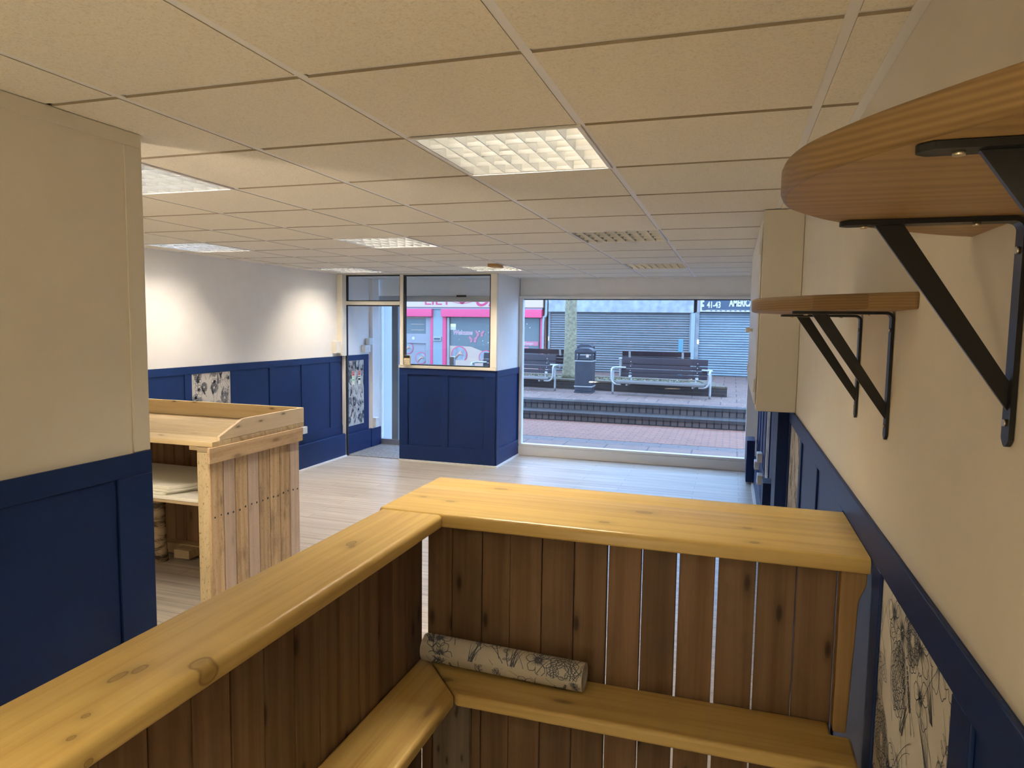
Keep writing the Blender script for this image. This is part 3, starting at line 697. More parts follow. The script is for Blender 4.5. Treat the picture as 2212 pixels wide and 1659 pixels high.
# ------------------------------------------------------------------ bar counter
root = empty('bar_counter', (-.45, .2, 0), 'L-shaped home-built bar with varnished pine top and slatted wooden inside', 'bar counter')
TZ, TT = 1.25, .037
def plank(x0, x1, y0, y1, z0, z1, name, mat, bev=.010, sg=4):
    return MB().box(x0, x1, y0, y1, z0, z1).build(name, mat, root, bev, sg)
def board(axis, a0, a1, c0, c1, z0, z1, rads, mat, name='top_board'):
    pr_ = []
    for (cc, zz, sx_, sz_, a_), rd in zip(((c0, z0, 1, 1, PI), (c1, z0, -1, 1, 1.5 * PI), (c1, z1, -1, -1, 0), (c0, z1, 1, -1, .5 * PI)), rads):
        if rd < .0005: pr_.append((cc, zz)); continue
        for k in range(7): pr_.append((cc + sx_ * rd + rd * math.cos(a_ + PI / 2 * k / 6), zz + sz_ * rd + rd * math.sin(a_ + PI / 2 * k / 6)))
    o = MB().prism(pr_, a0, a1, 'Y' if axis == 'Y' else 'X').build(name, mat, root, smooth=True); o.data.set_sharp_from_angle(angle=.6); return o
board('X', -1.055, .1995, .14, .4477, TZ - TT, TZ, (.006, 0, .0012, .012), M['pine'])
board('X', -1.055, .1995, .4480, .575, TZ - TT, TZ - .0006, (0, .006, .009, .0012), M['pine'])
board('Y', -1.9, .1385, -1.050, -.863, TZ - TT - .001, TZ - .002, (.006, .006, .013, .009), M['pineY'])
YS, XS = .22, -.95
fx = [-.946, -.866, -.774, -.69, -.597, -.506, -.415, -.325, -.233, -.137, -.041, .051, .143]
gp = [.010, .0008, .0025, .0008, .002, .0025, .004, .0045, .0065, .0085, .004, .0025, .002]
for i in range(12):
    a, b_ = fx[i] + gp[i] / 2, fx[i + 1] - gp[i + 1] / 2; s = R.uniform(-.0012, .0012)
    MB().hexa([(a, YS, .02), (b_, YS, .02), (b_, YS + .02, .02), (a, YS + .02, .02), (a + s, YS + R.uniform(0, .002), TZ - TT - .001), (b_ + s, YS, TZ - TT - .001), (b_ + s, YS + .02, TZ - TT - .001), (a + s, YS + .02, TZ - TT - .001)]).build('slat', M['slat'], root, .002, 1)
ly = [.205, .105, .023, -.059, -.148, -.237, -.32, -.408, -.504, -.595, -.687, -.777, -.864, -.955, -1.045, -1.14, -1.23]
for a, b_ in zip(ly, ly[1:]):
    dx = R.uniform(-.002, .002)
    MB().box(XS - .02 + dx, XS + dx, b_ + .0012, a - .0012, .02, TZ - TT - .003).build('slat', M['slat'], root, .002, 1)
plank(-.965, .14, YS + .0225, YS + .062, TZ - .06, TZ - TT - .001, 'rail', M['slatpost'], .002, 1)
plank(-1.01, -.973, -1.23, .20, TZ - .06, TZ - TT - .003, 'rail', M['slatpost'], .002, 1)
# post by the right wall with its cut gusset
mb = MB().prism([(.1425, .812), (.172, .812), (.1835, 1.14), (.198, 1.178), (.1985, TZ - TT - .002), (.1425, TZ - TT - .002)], .165, .213, 'Y')
mb.build('post', M['slatpost'], root, .003, 2)
plank(.1425, .18, .165, .213, .0, .772, 'post', M['slatpost'], .003, 2)
# shelf inside the bar, mitred at the corner
SZ, ST = .808, .035
mb = MB().prism([(-.7745, .030), (.183, .030), (.183, .1635), (.141, .1635), (.141, .2175), (-.9385, .2175)], SZ - ST, SZ, 'Z')
mb.build('shelf', M['pineshelf'], root, .010, 4)
mb = MB().prism([(-.777, .0275), (-.947, .2175), (-.947, -1.9), (-.777, -1.9)], SZ - ST, SZ, 'Z')
mb.build('shelf', M['pineshelfY'], root, .010, 4)
# stained support board and corner batten under the shelf
plank(-.915, -.80, YS - .0195, YS - .0005, .02, SZ - ST - .001, 'support_board', wood('marked_board', (.25, .20, .15), (.12, .09, .065), 'Z', .7, .8, 0, 1, knotscale=3), .002, 1)
plank(-.945, -.917, YS - .03, YS - .001, .02, SZ - ST - .001, 'batten', M['slat'], .002, 1)

# wallpaper roll lying on the shelf
a = Vector((-.925, .172, SZ + .0415)); b_ = Vector((-.458, .1535, SZ + .0394)); rl = .0375
d = (b_ - a); L = d.length; d.normalize(); s_ = d.cross(Vector((0, 0, 1))).normalized(); u_ = s_.cross(d)
mb = MB()
for rad, cap in ((rl, 0), (.026, 0)):
    ring = [[tuple(p + (s_ * math.cos(2 * PI * k / 32) + u_ * math.sin(2 * PI * k / 32)) * rad) for k in range(32)] for p in (a, b_)]
    mb.faces(ring[0] + ring[1], [(k, (k + 1) % 32, 32 + (k + 1) % 32, 32 + k) for k in range(32)])
for p in (a, b_):
    o1 = [tuple(p + (s_ * math.cos(2 * PI * k / 32) + u_ * math.sin(2 * PI * k / 32)) * rl) for k in range(32)]
    o2 = [tuple(p + (s_ * math.cos(2 * PI * k / 32) + u_ * math.sin(2 * PI * k / 32)) * .026) for k in range(32)]
    mb.faces(o1 + o2, [(k, (k + 1) % 32, 32 + (k + 1) % 32, 32 + k) for k in range(32)])
bmesh.ops.recalc_face_normals(mb.bm, faces=mb.bm.faces[:])
ik = Ink(5); ik.fill(L, 2 * PI * rl, .0018, .48)
def onroll(x, y):
    q = y / rl; return tuple(a + d * x + (s_ * math.cos(q) + u_ * math.sin(q)) * (rl + .0008))
ik.mesh(mb, onroll, L, 2 * PI * rl, 1)
me = bpy.data.meshes.new('wallpaper_roll'); mb.bm.to_mesh(me); mb.bm.free(); me.materials.append(M['paper']); me.materials.append(M['ink'])
o = bpy.data.objects.new('wallpaper_roll', me); COL.objects.link(o)
tag(o, 'roll of botanical wallpaper lying on the shelf inside the bar', 'wallpaper roll')

# ------------------------------------------------------------------ round-fronted shelves on the right wall
HALF = [(0, .2900), (.05, .286), (.10, .273), (.16, .243), (.20, .217), (.25, .180), (.285, .150), (.335, .095), (.375, .046), (.405, 0)]
def cat(pts, n=4):
    out = []
    for i in range(len(pts) - 1):
        p0, p1, p2, p3 = pts[max(i - 1, 0)], pts[i], pts[i + 1], pts[min(i + 2, len(pts) - 1)]
        for k in range(n):
            t = k / n; out.append(tuple(.5 * (2 * q1 + (q2 - q0) * t + (2 * q0 - 5 * q1 + 4 * q2 - q3) * t * t + (3 * q1 - q0 - 3 * q2 + q3) * t ** 3) for q0, q1, q2, q3 in zip(p0, p1, p2, p3)))
    return out + [pts[-1]]
def make_shelf(yc, z0, label, names):
    root = empty('wall_shelf', (XR, yc, z0), label, 'shelf', 'round fronted oak shelves on the right wall')
    full = [(-p, q) for p, q in HALF[::-1]] + HALF[1:]
    c = cat(full, 4); poly = [(XR - .001 - q, yc + p) for p, q in c]
    n = len(poly); lay = []
    T = .033; e = .006
    cx, cy = XR - .001, yc
    def ins(k):  # inset toward the middle of the wall edge
        out = []
        for x, y in poly:
            dx, dy = cx - x, cy - y; l = math.hypot(dx, dy) or 1; out.append((min(XR - .001, x + dx / l * k), y + dy / l * k))
        return out
    prof = [(e, 0), (e * .3, e * .3), (0, e), (0, T - e), (e * .3, T - e * .3), (e, T)]
    mb = MB(); rings = [[mb.bm.verts.new((x, y, z0 + h)) for x, y in ins(k)] for k, h in prof]
    for q, w in zip(rings, rings[1:]):
        for i in range(n - 1):
            f = mb.bm.faces.new((q[i], q[i + 1], w[i + 1], w[i])); f.material_index = 1; f.smooth = True
    mb.bm.faces.new(rings[0]); mb.bm.faces.new(rings[-1])
    bk = [r[0] for r in rings] + [r[-1] for r in rings[::-1]]; mb.bm.faces.new(bk)
    mb.build('board', [M['oak'], M['oakedge']], root)
    for yb_ in (yc - .197, yc + .197): bracket(root, yb_, z0 - .0008)
    return root
def bracket(root, y, zt):
    w, t = .0125, .006
    xw = XR - .001
    # L-shaped strip with bent corner
    br = MB(); out = []; rb = .016
    n = 6
    outer = [(xw, zt - .280 + .008)] + [(xw - rb + rb * math.cos(PI / 2 * k / n), zt - rb + rb * math.sin(PI / 2 * k / n)) for k in range(n + 1)] + [(xw - .197, zt)]
    inner = [(xw - t, zt - .280 + .008)] + [(xw - rb + (rb - t) * math.cos(PI / 2 * k / n), zt - rb + (rb - t) * math.sin(PI / 2 * k / n)) for k in range(n + 1)] + [(xw - .197, zt - t)]
    br.prism(outer + inner[::-1], y - w, y + w, 'Y')
    # rounded tips
    tip = [(y - w + 2 * w * k / 8, zt - .272 - w * .8 * math.sin(PI * k / 8)) for k in range(9)]
    br.prism(tip, xw - t, xw, 'X')
    tip2 = [(xw - .197 - w * .8 * math.sin(PI * k / 8), y - w + 2 * w * k / 8) for k in range(9)]
    br.prism(tip2, zt - t, zt, 'Z')
    b0 = br.build('bracket', M['black'], root)
    st = MB(); hw = .0135
    p0 = Vector((xw - .148, y, zt - t)); p1 = Vector((xw - t, y, zt - .218))
    dd = (p1 - p0).normalized(); nn = Vector((-dd.z, 0, dd.x))
    if nn.z < 0: nn = -nn
    # strut: flat bar on edge, cut flush with both legs
    st.prism([(xw - .165, zt - t - .0005), (xw - .132, zt - t - .0005), (xw - t - .0005, zt - .200), (xw - t - .0005, zt - .236)], y - .0028, y + .0028, 'Y')
    st.build('strut', M['black'], b0)
    for zz in (zt - .04, zt - .252):
        MB().cyl((xw - t, y, zz), (xw - t - .003, y, zz), .0045, 12).build('screw', M['chrome'], b0)
    for xx in (xw - .052, xw - .178):
        MB().cyl((xx, y, zt - t), (xx, y, zt - t - .003), .0045, 12).build('screw', M['chrome'], b0)
make_shelf(-.768, 1.911, 'large round-fronted oak shelf on black brackets, the upper one nearest the camera', None)
make_shelf(.322, 1.812, 'round-fronted oak shelf on two black brackets, the lower one further along the wall', None)

# ------------------------------------------------------------------ pallet counter
root = empty('pallet_counter', (-3.9, 2.2, 0), 'counter built from reclaimed pallet boards with raised tray top', 'counter')
X0, X1 = -4.72, -3.04
tz = 1.052
yy = [1.735, 1.90, 2.06, 2.22, 2.38, 2.53, 2.655]
for i, (a, b_) in enumerate(zip(yy, yy[1:])):
    MB().box(X0, X1, a + .0006, b_ - .0006, tz - .031, tz).build('top_board', M['palletX'] if i else M['cleanpine'], root, .002, 1)
MB().box(X0, X1 - .0225, 2.632, 2.655, tz + .0005, 1.16).build('back_lip', M['cleanpine'], root, .002, 1)
mb = MB().prism([(1.80, tz + .0005), (2.655, tz + .0005), (2.655, 1.16), (2.01, 1.16), (1.80, 1.076)], X1 - .022, X1, 'X')
mb.build('side_lip', M['cleanpineY'], root, .002, 1)
MB().box(-3.0495, -3.0295, 1.70, 2.625, .925, tz - .0315).build('apron', M['palletY'], root, .003, 1)
py = [1.722, 1.836, 1.941, 2.055, 2.164, 2.278, 2.385, 2.497, 2.605]
for i, (a, b_) in enumerate(zip(py, py[1:])):
    MB().box(-3.068, -3.050 + R.uniform(-.002, .002), a + .003, b_ - .003, .012, tz - .032).build('side_slat', M['palletpink' if i in (1, 3, 7) else 'pallet'], root, .002, 1)
nl = MB()
for a, b_ in zip(py, py[1:]):
    for q in (.28, .74):
        zz = .588 + R.uniform(-.006, .006); y_ = a + (b_ - a) * q; nl.cyl((-3.0478, y_, zz), (-3.0470, y_, zz), R.uniform(.005, .008), 10)
nl.build('nail', M['gasket'], root)
MB().box(-3.0745, -3.0695, 1.801, 2.584, .05, tz - .033).build('gap_shade_sheet', M['palletdark'], root)  # added dark sheet that makes the slat gaps read as shade
MB().box(-3.16, -3.0755, 1.74, 1.80, .0, tz - .068).build('post', M['weathered'], root, .004, 2)
MB().box(-3.16, -3.0755, 1.74, 1.80, tz - .0675, tz - .032).build('post_block', M['palletX'], root, .003, 1)
MB().box(-3.235, -3.161, 1.76, 1.85, tz - .062, tz - .032).build('bearer', M['cleanpine'], root, .002, 1)
MB().box(X0, X0 + .02, 1.74, 2.60, .012, tz - .032).build('end_panel', M['pallet'], root)
bx = [X0 + .021, -4.58, -4.47, -4.36, -4.25, -4.15, -4.05, -3.94, -3.84, -3.73, -3.62, -3.51, -3.40, -3.29, -3.18, -3.076]
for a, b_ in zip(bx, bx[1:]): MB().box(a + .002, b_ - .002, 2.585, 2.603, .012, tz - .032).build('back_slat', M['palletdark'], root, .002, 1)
MB().box(X0 + .021, -3.0755, 2.50, 2.5845, .012, .09).build('base_rail', M['palletX'], root, .003, 1)
MB().box(X0 + .021, -3.161, 1.80, 2.58, .632, .650).build('shelf', M['palletX'], root, .002, 1)
MB().box(-4.0, -3.86, 2.40, 2.499, .02, .085).build('block', M['palletX'], root, .003, 1)
# birch log leg
pts = [(-4.095 + .006 * math.sin(k * 1.3), 2.36 + .004 * math.cos(k * 2), .002 + .62 * k / 8) for k in range(9)]
MB().tube(pts, [.062, .056, .054, .053, .055, .053, .052, .054, .053], 20).build('log_leg', M['birch'], root)
# polystyrene sheets stacked on its shelf
sh = [((-4.5, -3.165), (1.802, 2.44), .0, .022, 0), ((-4.5, -3.50), (1.81, 2.40), .0225, .040, .12), ((-4.5, -3.46), (1.815, 2.38), .0405, .058, .10), ((-4.5, -3.455), (1.82, 2.36), .0585, .080, .1)]
labs = ['lowest white polystyrene sheet in the stack inside the pallet counter', 'second white sheet up in the stack inside the pallet counter', 'third white sheet up in the stack inside the pallet counter', 'topmost white sheet on the stack inside the pallet counter']
for ((xa, xb), (ya_, yb_), za, zb, tap), lb in zip(sh, labs):
    m = MB().prism([(xa, ya_), (xb, ya_), (xb + tap * .6, ya_ + tap * .7 + .02), (min(xb + tap * 2, -3.17), yb_), (xa, yb_)], .651 + za, .651 + zb, 'Z')
    tag(m.build('foam_sheet', M['foam'], bevel=.003), lb, 'foam sheet', 'white sheets stacked in the pallet counter')

# ------------------------------------------------------------------ street outside
struct('street_ground', MB().box(-16, 8, YE + .125, 8.70, -.10, -.002).box(-16, 8, 8.70, 8.701, -.1, -.002), M['paving'], 'grey paving slabs outside the window', 'pavement')
struct('street_channel', MB().box(-16, 8, 8.702, 9.02, -.10, -.004), M['channel'], 'line of grey blocks across the pavement', 'pavement')
struct('street_blocks', MB().box(-16, 8, 9.021, 10.92, -.10, -.002), M['redpave'], 'pink block paving in front of the steps', 'pavement')
s1 = struct('street_steps', MB().box(-16, 8, 10.921, 11.46, -.1, .10).box(-16, 8, 11.461, 12, .0, .25), M['steps'], 'two brick steps rising to the square', 'steps')
MB().box(-16, 8, 10.905, 11.46, .1005, .155).box(-16, 8, 11.445, 11.80, .2505, .31).build('step_edge', M['edgebrick'], s1)
struct('street_square', MB().box(-16, 8, 11.801, 30, -.1, .308), M['pavingfar'], 'raised paved square across the steps', 'pavement')
def rot2(p, ang): return (p[0] * math.cos(ang) - p[1] * math.sin(ang), p[0] * math.sin(ang) + p[1] * math.cos(ang))
PA = -.115      # the planter and its benches stand at a slight angle
def pl(x, y): 
    q = rot2((x, y), PA); return (-.195 + q[0], 13.64 + q[1])
def plbox(mb, x0, x1, y0, y1, z0, z1):
    return mb.hexa([(*pl(x0, y0), z0), (*pl(x1, y0), z0), (*pl(x1, y1), z0), (*pl(x0, y1), z0), (*pl(x0, y0), z1), (*pl(x1, y0), z1), (*pl(x1, y1), z1), (*pl(x0, y1), z1)])
r = empty('planter', (-3, 15, .31), 'low brick planter with mossy coping in the square', 'planter')
def plprism(mb, poly, z0, z1): return mb.prism([pl(*p) for p in poly], z0, z1, 'Z')
mb = MB(); plprism(mb, [(-9, 0), (0, 0), (-.12, .3), (-9, .3)], .309, .475); plprism(mb, [(-.1205, .301), (-.60, 1.6), (-.90, 1.6), (-.42, .301)], .309, .475); plprism(mb, [(-9, 1.3), (-.793, 1.3), (-.905, 1.6), (-9, 1.6)], .309, .475); mb.build('wall', M['planter'], r)
mb = MB(); plprism(mb, [(-9, -.01), (.01, -.01), (-.115, .3), (-9, .3)], .4755, .53); plprism(mb, [(-.1155, .3005), (-.60, 1.61), (-.90, 1.61), (-.42, .3005)], .4755, .53); plprism(mb, [(-9, 1.3), (-.793, 1.3), (-.905, 1.61), (-9, 1.61)], .4755, .53); mb.build('coping', M['coping'], r, .012, 2)
mb = MB(); plprism(mb, [(-9, .301), (-.425, .301), (-.795, 1.299), (-9, 1.299)], .40, .505); mb.build('soil', M['soil'], r)
mb = MB()
for k in range(1300):
    x, y = pl(R.uniform(-8.5, -.92), R.uniform(.37, 1.22)); z = .507 + R.uniform(0, .012); s = R.uniform(.02, .05); an = R.uniform(0, 6); mb.mi = R.choice((0, 0, 1, 1, 2, 3))
    if math.hypot(x + 3.86, y - 14.62) < .26: continue
    e = (math.cos(an) * s, math.sin(an) * s); f_ = (-e[1] * .5, e[0] * .5); tl = R.uniform(0, .03)
    mb.faces([(x - e[0], y - e[1], z), (x + f_[0], y + f_[1], z + tl), (x + e[0], y + e[1], z + .004), (x - f_[0], y - f_[1], z + tl)], [(0, 1, 2, 3)])
lf = mb.build('fallen_leaves', [plain('brown_leaf', (.085, .04, .022), .8), plain('green_leaf', (.065, .085, .024), .8), plain('pale_leaf', (.20, .155, .11), .8), plain('red_leaf', (.12, .035, .024), .8)])
tag(lf, 'fallen leaves and small weeds covering the planter soil', 'leaves', None, 'stuff')
mb = MB()
for k in range(260):
    x, y = R.uniform(-7.5, 1.5), R.uniform(11.6, 13.9); s = R.uniform(.006, .022); an = R.uniform(0, 6)
    if (x + .195) * .115 + y > 13.55: continue
    mb.faces([(x + s * math.cos(an + q), y + s * math.sin(an + q) * .8, .3095) for q in (0, 1.6, 3.1, 4.7)], [(0, 1, 2, 3)])
tag(mb.build('pavement_litter', M['signwhite']), 'small white specks of litter scattered on the square', 'litter', None, 'stuff')

# tree
r = empty('street_tree', (-3.86, 14.62, .505), 'bare grey tree trunk growing in the planter behind the litter bin', 'tree')
x, y = -3.86, 14.62
pts = [(x, y, .507), (x, y, .62), (x + .015, y, .9), (x + .03, y, 1.5), (x + .02, y, 2.2), (x + .05, y, 3.0), (x + .03, y, 4.2), (x + .08, y, 5.2)]
MB().tube(pts, [.19, .162, .15, .143, .14, .135, .125, .11], 18).build('trunk', M['bark'], r)
for q in (((x, y, 2.9), (x - .7, y - .2, 2.72), (x - 1.3, y - .4, 2.62), (x - 2.0, y - .5, 2.60)), ((x, y, 3.1), (x - .5, y + .1, 2.85), (x - .9, y, 2.66), (x - 1.15, y, 2.56)), ((x, y, 3.0), (x + .6, y - .3, 2.8), (x + 1.1, y - .4, 2.66)),
          ((x, y, 4.3), (x + .5, y + .4, 5.0), (x + .8, y + .6, 5.8)), ((x, y, 4.2), (x - .5, y + .2, 5.0), (x - .9, y, 5.9))):
    MB().tube(q, [.022, .013, .008, .004][:len(q)], 8).build('branch', M['bark'], r)

# benches
def make_bench():
    r = empty('park_bench', (0, 0, .31), '', 'bench', 'park benches round the planter')
    g = .31; zs = .30; L = .925
    # seat slats (front toward -y), slight dip
    for k, (ya_, yb_, z) in enumerate(((-.235, -.105, zs), (-.09, .03, zs - .004), (.045, .155, zs - .004))):
        MB().box(-L, L, ya_, yb_, g + z - .055 if k == 0 else g + z - .035, g + z).build('seat_slat', M['benchseat'], r, .005, 1)
    for k, (z0, z1) in enumerate(((.365, .445), (.46, .54), (.555, .635), (.65, .79))):
        y0 = .17 + z0 * .17 - .05; y1 = .17 + z1 * .17 - .05
        MB().hexa([(-L + .0, y0, g + z0), (L, y0, g + z0), (L, y0 + .04, g + z0), (-L, y0 + .04, g + z0), (-L, y1, g + z1), (L, y1, g + z1), (L, y1 + .04, g + z1), (-L, y1 + .04, g + z1)]).build('back_slat', M['bench'], r, .005, 1)
    for sx in (-1, 1):
        x = sx * .72
        MB().hexa([(x - .03, .175, g + .36), (x + .03, .175, g + .36), (x + .03, .185, g + .36), (x - .03, .185, g + .36), (x - .03, .172 + .79 * .17, g + .78), (x + .03, .172 + .79 * .17, g + .78), (x + .03, .182 + .79 * .17, g + .78), (x - .03, .182 + .79 * .17, g + .78)]).build('back_strap', M['steel'], r)
        b = MB()
        for k in range(4): b.cyl((x, .16 + (.405 + k * .098) * .17 - .055, g + .405 + k * .098), (x, .16 + (.405 + k * .098) * .17 - .035, g + .405 + k * .098), .011, 8)
        b.build('bolt', M['steel'], r)
        # loop: from under the front slat out and up round the arm, back to the backrest; leg inside
        e = sx * (L + .105); i_ = sx * (L - .01)
        pts = [(i_ - sx * .1, -.20, g + .225), (i_, -.20, g + .225), (i_ + sx * .06, -.205, g + .245), (e - sx * .01, -.21, g + .30), (e, -.21, g + .38), (e, -.21, g + .48), (e, -.195, g + .535), (e, -.15, g + .56), (e, .0, g + .565), (e, .10, g + .565), (e - sx * .03, .14, g + .565), (i_, .17, g + .565), (i_ - sx * .1, .19, g + .565)]
        MB().tube(cat(pts, 3), .022, 10).build('armrest', M['steel'], r)
        MB().tube(cat([(e, -.13, g + .56), (e, -.085, g + .54), (e, -.07, g + .48), (e, -.065, g + .3), (e, -.065, g + .0)], 3), .024, 10).build('leg', M['steel'], r)
        MB().tube(cat([(i_ - sx * .22, -.2, g + .22), (i_ - sx * .22, .12, g + .22), (i_ - sx * .22, .2, g + .28), (i_ - sx * .22, .20, g + .40)], 3), .02, 8).build('bracket_tube', M['steel'], r)
    return r
bench = make_bench()
bx_ = [(-1.545, 13.30, PA * .95, 'dark slatted park bench facing the window, right of the litter bin'), (-4.93, 13.66, PA * .95, 'dark slatted park bench facing the window, left of the litter bin'),
       (-2.12, 17.95, PI + .0, 'park bench seen from behind across the planter, right of the tree'), (-5.55, 17.95, PI + .0, 'park bench seen from behind across the planter, left of the tree')]
for i, (x, y, a_, lb) in enumerate(bx_):
    o = bench if i == 0 else copy_tree(bench)
    o.location = (x, y, .31 if i < 2 else .31); o.rotation_euler = (0, 0, a_); o['label'] = lb

# litter bins
def make_bin():
    r = empty('litter_bin', (0, 0, .31), '', 'litter bin', 'black litter bins'); g = .31; w = .20
    MB().box(-w, w, -w, w, g, g + .03).build('base', M['binblack'], r, .006, 2)
    MB().box(-w + .008, w - .008, -w + .008, w - .008, g + .031, g + .69).build('body', M['binblack'], r, .012, 2)
    MB().box(-w + .035, w - .02, -w - .001, -w + .0075, g + .16, g + .67).build('door', M['binblack'], r, .004, 1)
    for z in (.14, .70):
        b = MB()
        b.box(-w - .004, w + .004, -w - .004, -w + .012, g + z - .012, g + z + .012).box(-w - .004, w + .004, w - .012, w + .004, g + z - .012, g + z + .012).box(-w - .004, -w + .012, -w + .0125, w - .0125, g + z - .012, g + z + .012).box(w - .012, w + .004, -w + .0125, w - .0125, g + z - .012, g + z + .012)
        b.build('band', M['steel'], r)
    for sx in (-1, 1):
        for sy in (-1, 1): MB().box(min(sx * w, sx * (w - .04)), max(sx * w, sx * (w - .04)), min(sy * w, sy * (w - .04)), max(sy * w, sy * (w - .04)), g + .7125, g + .875).build('corner_post', M['binblack'], r)
    MB().box(-w + .05, w - .05, -w + .05, w - .05, g + .695, g + .74).build('liner', M['gasket'], r)
    prof = [(-w - .006, g + .876), (w + .006, g + .876), (w + .006, g + .92), (w - .02, g + .95), (.10, g + .985), (-.10, g + .985), (-w + .02, g + .95), (-w - .006, g + .92)]
    MB().prism(prof, -w - .006, w + .006, 'Y').build('hood', M['binblack'], r, .012, 3)
    MB().box(.05, .11, -w + .012, -w + .014, g + .78, g + .85).build('sticker', M['salonwhite'], r)
    return r
bn = make_bin(); bn.location = (-3.21, 13.40, .31); bn.rotation_euler = (0, 0, .02); bn['label'] = 'black square litter bin with silver bands standing before the planter'
b2 = copy_tree(bn); b2.location = (-3.86, 16.6, .31); b2['label'] = 'second black litter bin half hidden behind the first, beyond the planter'
r = tag(MB().box(-1.60, -1.47, 18.62, 18.75, .3085, 1.44).build('street_post', M['teal'], bevel=.02), 'short teal post standing before the grey shutter', 'post')

# ------------------------------------------------------------------ shops across the square (front face at y about 20)
YS_ = 20.2
def shutter(root, x0, x1, z0, z1, y, mat, pitch=.074):
    mb = MB(); n = int((z1 - z0) / pitch); prev = None
    for k in range(n):
        zb = z0 + k * pitch
        for j in range(5):
            u = j / 4; z = zb + pitch * u; yy_ = y - .022 * math.sin(PI * u) ** .8 if 0 < u < 1 else y
            c = (mb.bm.verts.new((x0, yy_, z)), mb.bm.verts.new((x1, yy_, z)))
            if prev: mb.bm.faces.new((prev[0], prev[1], c[1], c[0]))
            prev = c
    o = mb.build('shutter', mat, root); return o
struct('wall_terrace', MB().box(-16, 8, YS_ + .45, YS_ + .7, .3, 4.6), M['bluegrey'], 'rear wall of the shops across the square', 'wall')
# shuttered shop in the middle
r = empty('shuttered_shop', (-3.5, YS_, .31), 'closed shop with wide grey graffitied roller shutter in the middle', 'shop')
shutter(r, -5.80, -1.40, .309, 2.24, YS_ + .05, M['shutter'])
MB().box(-5.80, -1.40, YS_ + .1, YS_ + .3, .309, 2.2145).build('shutter_backing', M['signdark'], r)
MB().box(-5.86, -1.29, YS_ - .06, YS_ + .3, 2.215, 2.66).build('fascia', plain('painted_fascia', (.27, .26, .255), .7, var=.25, vscale=5), r, .01, 1)
MB().box(-5.90, -1.20, YS_ - .02, YS_ + .3, 2.661, 4.6).build('upper_wall', M['bluegrey'], r)
MB().box(-5.865, -5.801, YS_, YS_ + .3, .309, 2.2145).build('guide_rail', M['bluegrey'], r)
MB().box(-1.399, -1.36, YS_ - .01, YS_ + .3, .309, 2.2145).build('guide_rail', M['bluegrey'], r)
MB().box(-1.359, -1.235, YS_ - .05, YS_ + .3, .309, 2.2145).build('pier', M['palebrick'], r, .005, 1)
MB().tube(cat([(-5.93, YS_ - .05, 2.9), (-5.93, YS_ - .05, 2.2), (-5.96, YS_ - .06, 2.05), (-6.02, YS_ - .06, 1.9), (-6.02, YS_ - .06, .311)], 3), .04, 10).build('drainpipe', M['palebrick'], r)
MB().box(-5.86, -5.83, YS_ - .012, YS_ - .001, 1.28, 1.42).build('sticker', M['amber'], r)
# shop on the right with the film strip sign
r = empty('american_shop', (0, YS_, .31), 'closed shop with blue shutter under a black film strip sign numbered 41-43', 'shop')
shutter(r, -1.115, 2.5, .309, 2.30, YS_ + .05, M['shutterblue'])
MB().box(-1.115, 2.5, YS_ + .1, YS_ + .3, .309, 2.2545).build('shutter_backing', M['signdark'], r)
MB().box(-1.233, -1.116, YS_ - .03, YS_ + .3, .309, 2.235).build('guide_rail', M['bluegrey'], r)
MB().box(-1.19, -1.10, YS_ - .05, YS_ + .3, 2.2365, 3.0).build('sign_end', M['marble'], r)
MB().box(-1.095, 2.6, YS_ - .12, YS_ + .3, 2.255, 2.95).build('sign_border', M['signwhite'], r)
MB().box(-1.045, 2.6, YS_ - .135, YS_ - .121, 2.315, 2.93).build('sign_panel', M['signdark'], r)
b = MB()
for k in range(24): b.box(-.80 + k * .139, -.80 + k * .139 + .055, YS_ - .128, YS_ - .1205, 2.277, 2.298)
b.build('film_strip_holes', M['signdark'], r)
MB().box(-1.055, -.985, YS_ - .142, YS_ - .1355, 2.40, 2.65).build('corner_mark', M['signwhite'], r)
MB().box(-1.03, -.96, YS_ - .15, YS_ - .1425, 2.475, 2.54).box(-1.03, -.93, YS_ - .15, YS_ - .1425, 2.30, 2.375).build('corner_mark', M['signdark'], r)
text('41-43', .26, M['signwhite'], 'street_number', r, (-.90, YS_ - .137, 2.375), (1, 0, 0), (0, 0, 1), .008, xs=.66, bold=.008)
text('AMERICA', .295, M['signwhite'], 'shop_name', r, (-.26, YS_ - .137, 2.425), (1, 0, 0), (0, 0, 1), .008, xs=.54, bold=.012)
MB().box(-1.16, -1.10, YS_ - .045, YS_ - .031, 1.27, 1.41).build('sticker', M['amber'], r)
MB().box(-1.197, 2.6, YS_ - .0, YS_ + .3, 3.001, 4.6).build('upper_wall', M['bluegrey'], r)
# nail salon on the left
r = empty('nail_salon', (-9, YS_, .31), 'white and pink nail salon shopfront seen through the lobby glass', 'shop')
MB().box(-13, -5.99, YS_ + .2, YS_ + .4, .309, 4.6).build('wall', M['salonwhite'], r)
MB().box(-13, -6.03, YS_ - .10, YS_ + .199, 2.345, 3.1).build('sign_panel', M['salonwhite'], r, .01, 1)
MB().box(-13, -6.06, YS_ - .06, YS_ + .199, 2.285, 2.344).build('sign_edge', M['marble'], r)
for x0, x1 in ((-12.6, -9.95), (-9.60, -6.06)):
    MB().box(x0, x1, YS_ - .16, YS_ + .199, 2.02, 2.284).build('pink_fascia', M['pink'], r, .01, 1)
for x0, x1 in ((-10.05, -9.96), (-9.60, -9.47), (-6.13, -6.03), (-12.6, -12.5)):
    MB().box(x0, x1, YS_ - .02, YS_ + .199, .309, 2.0195).build('pink_post', M['pink'], r)
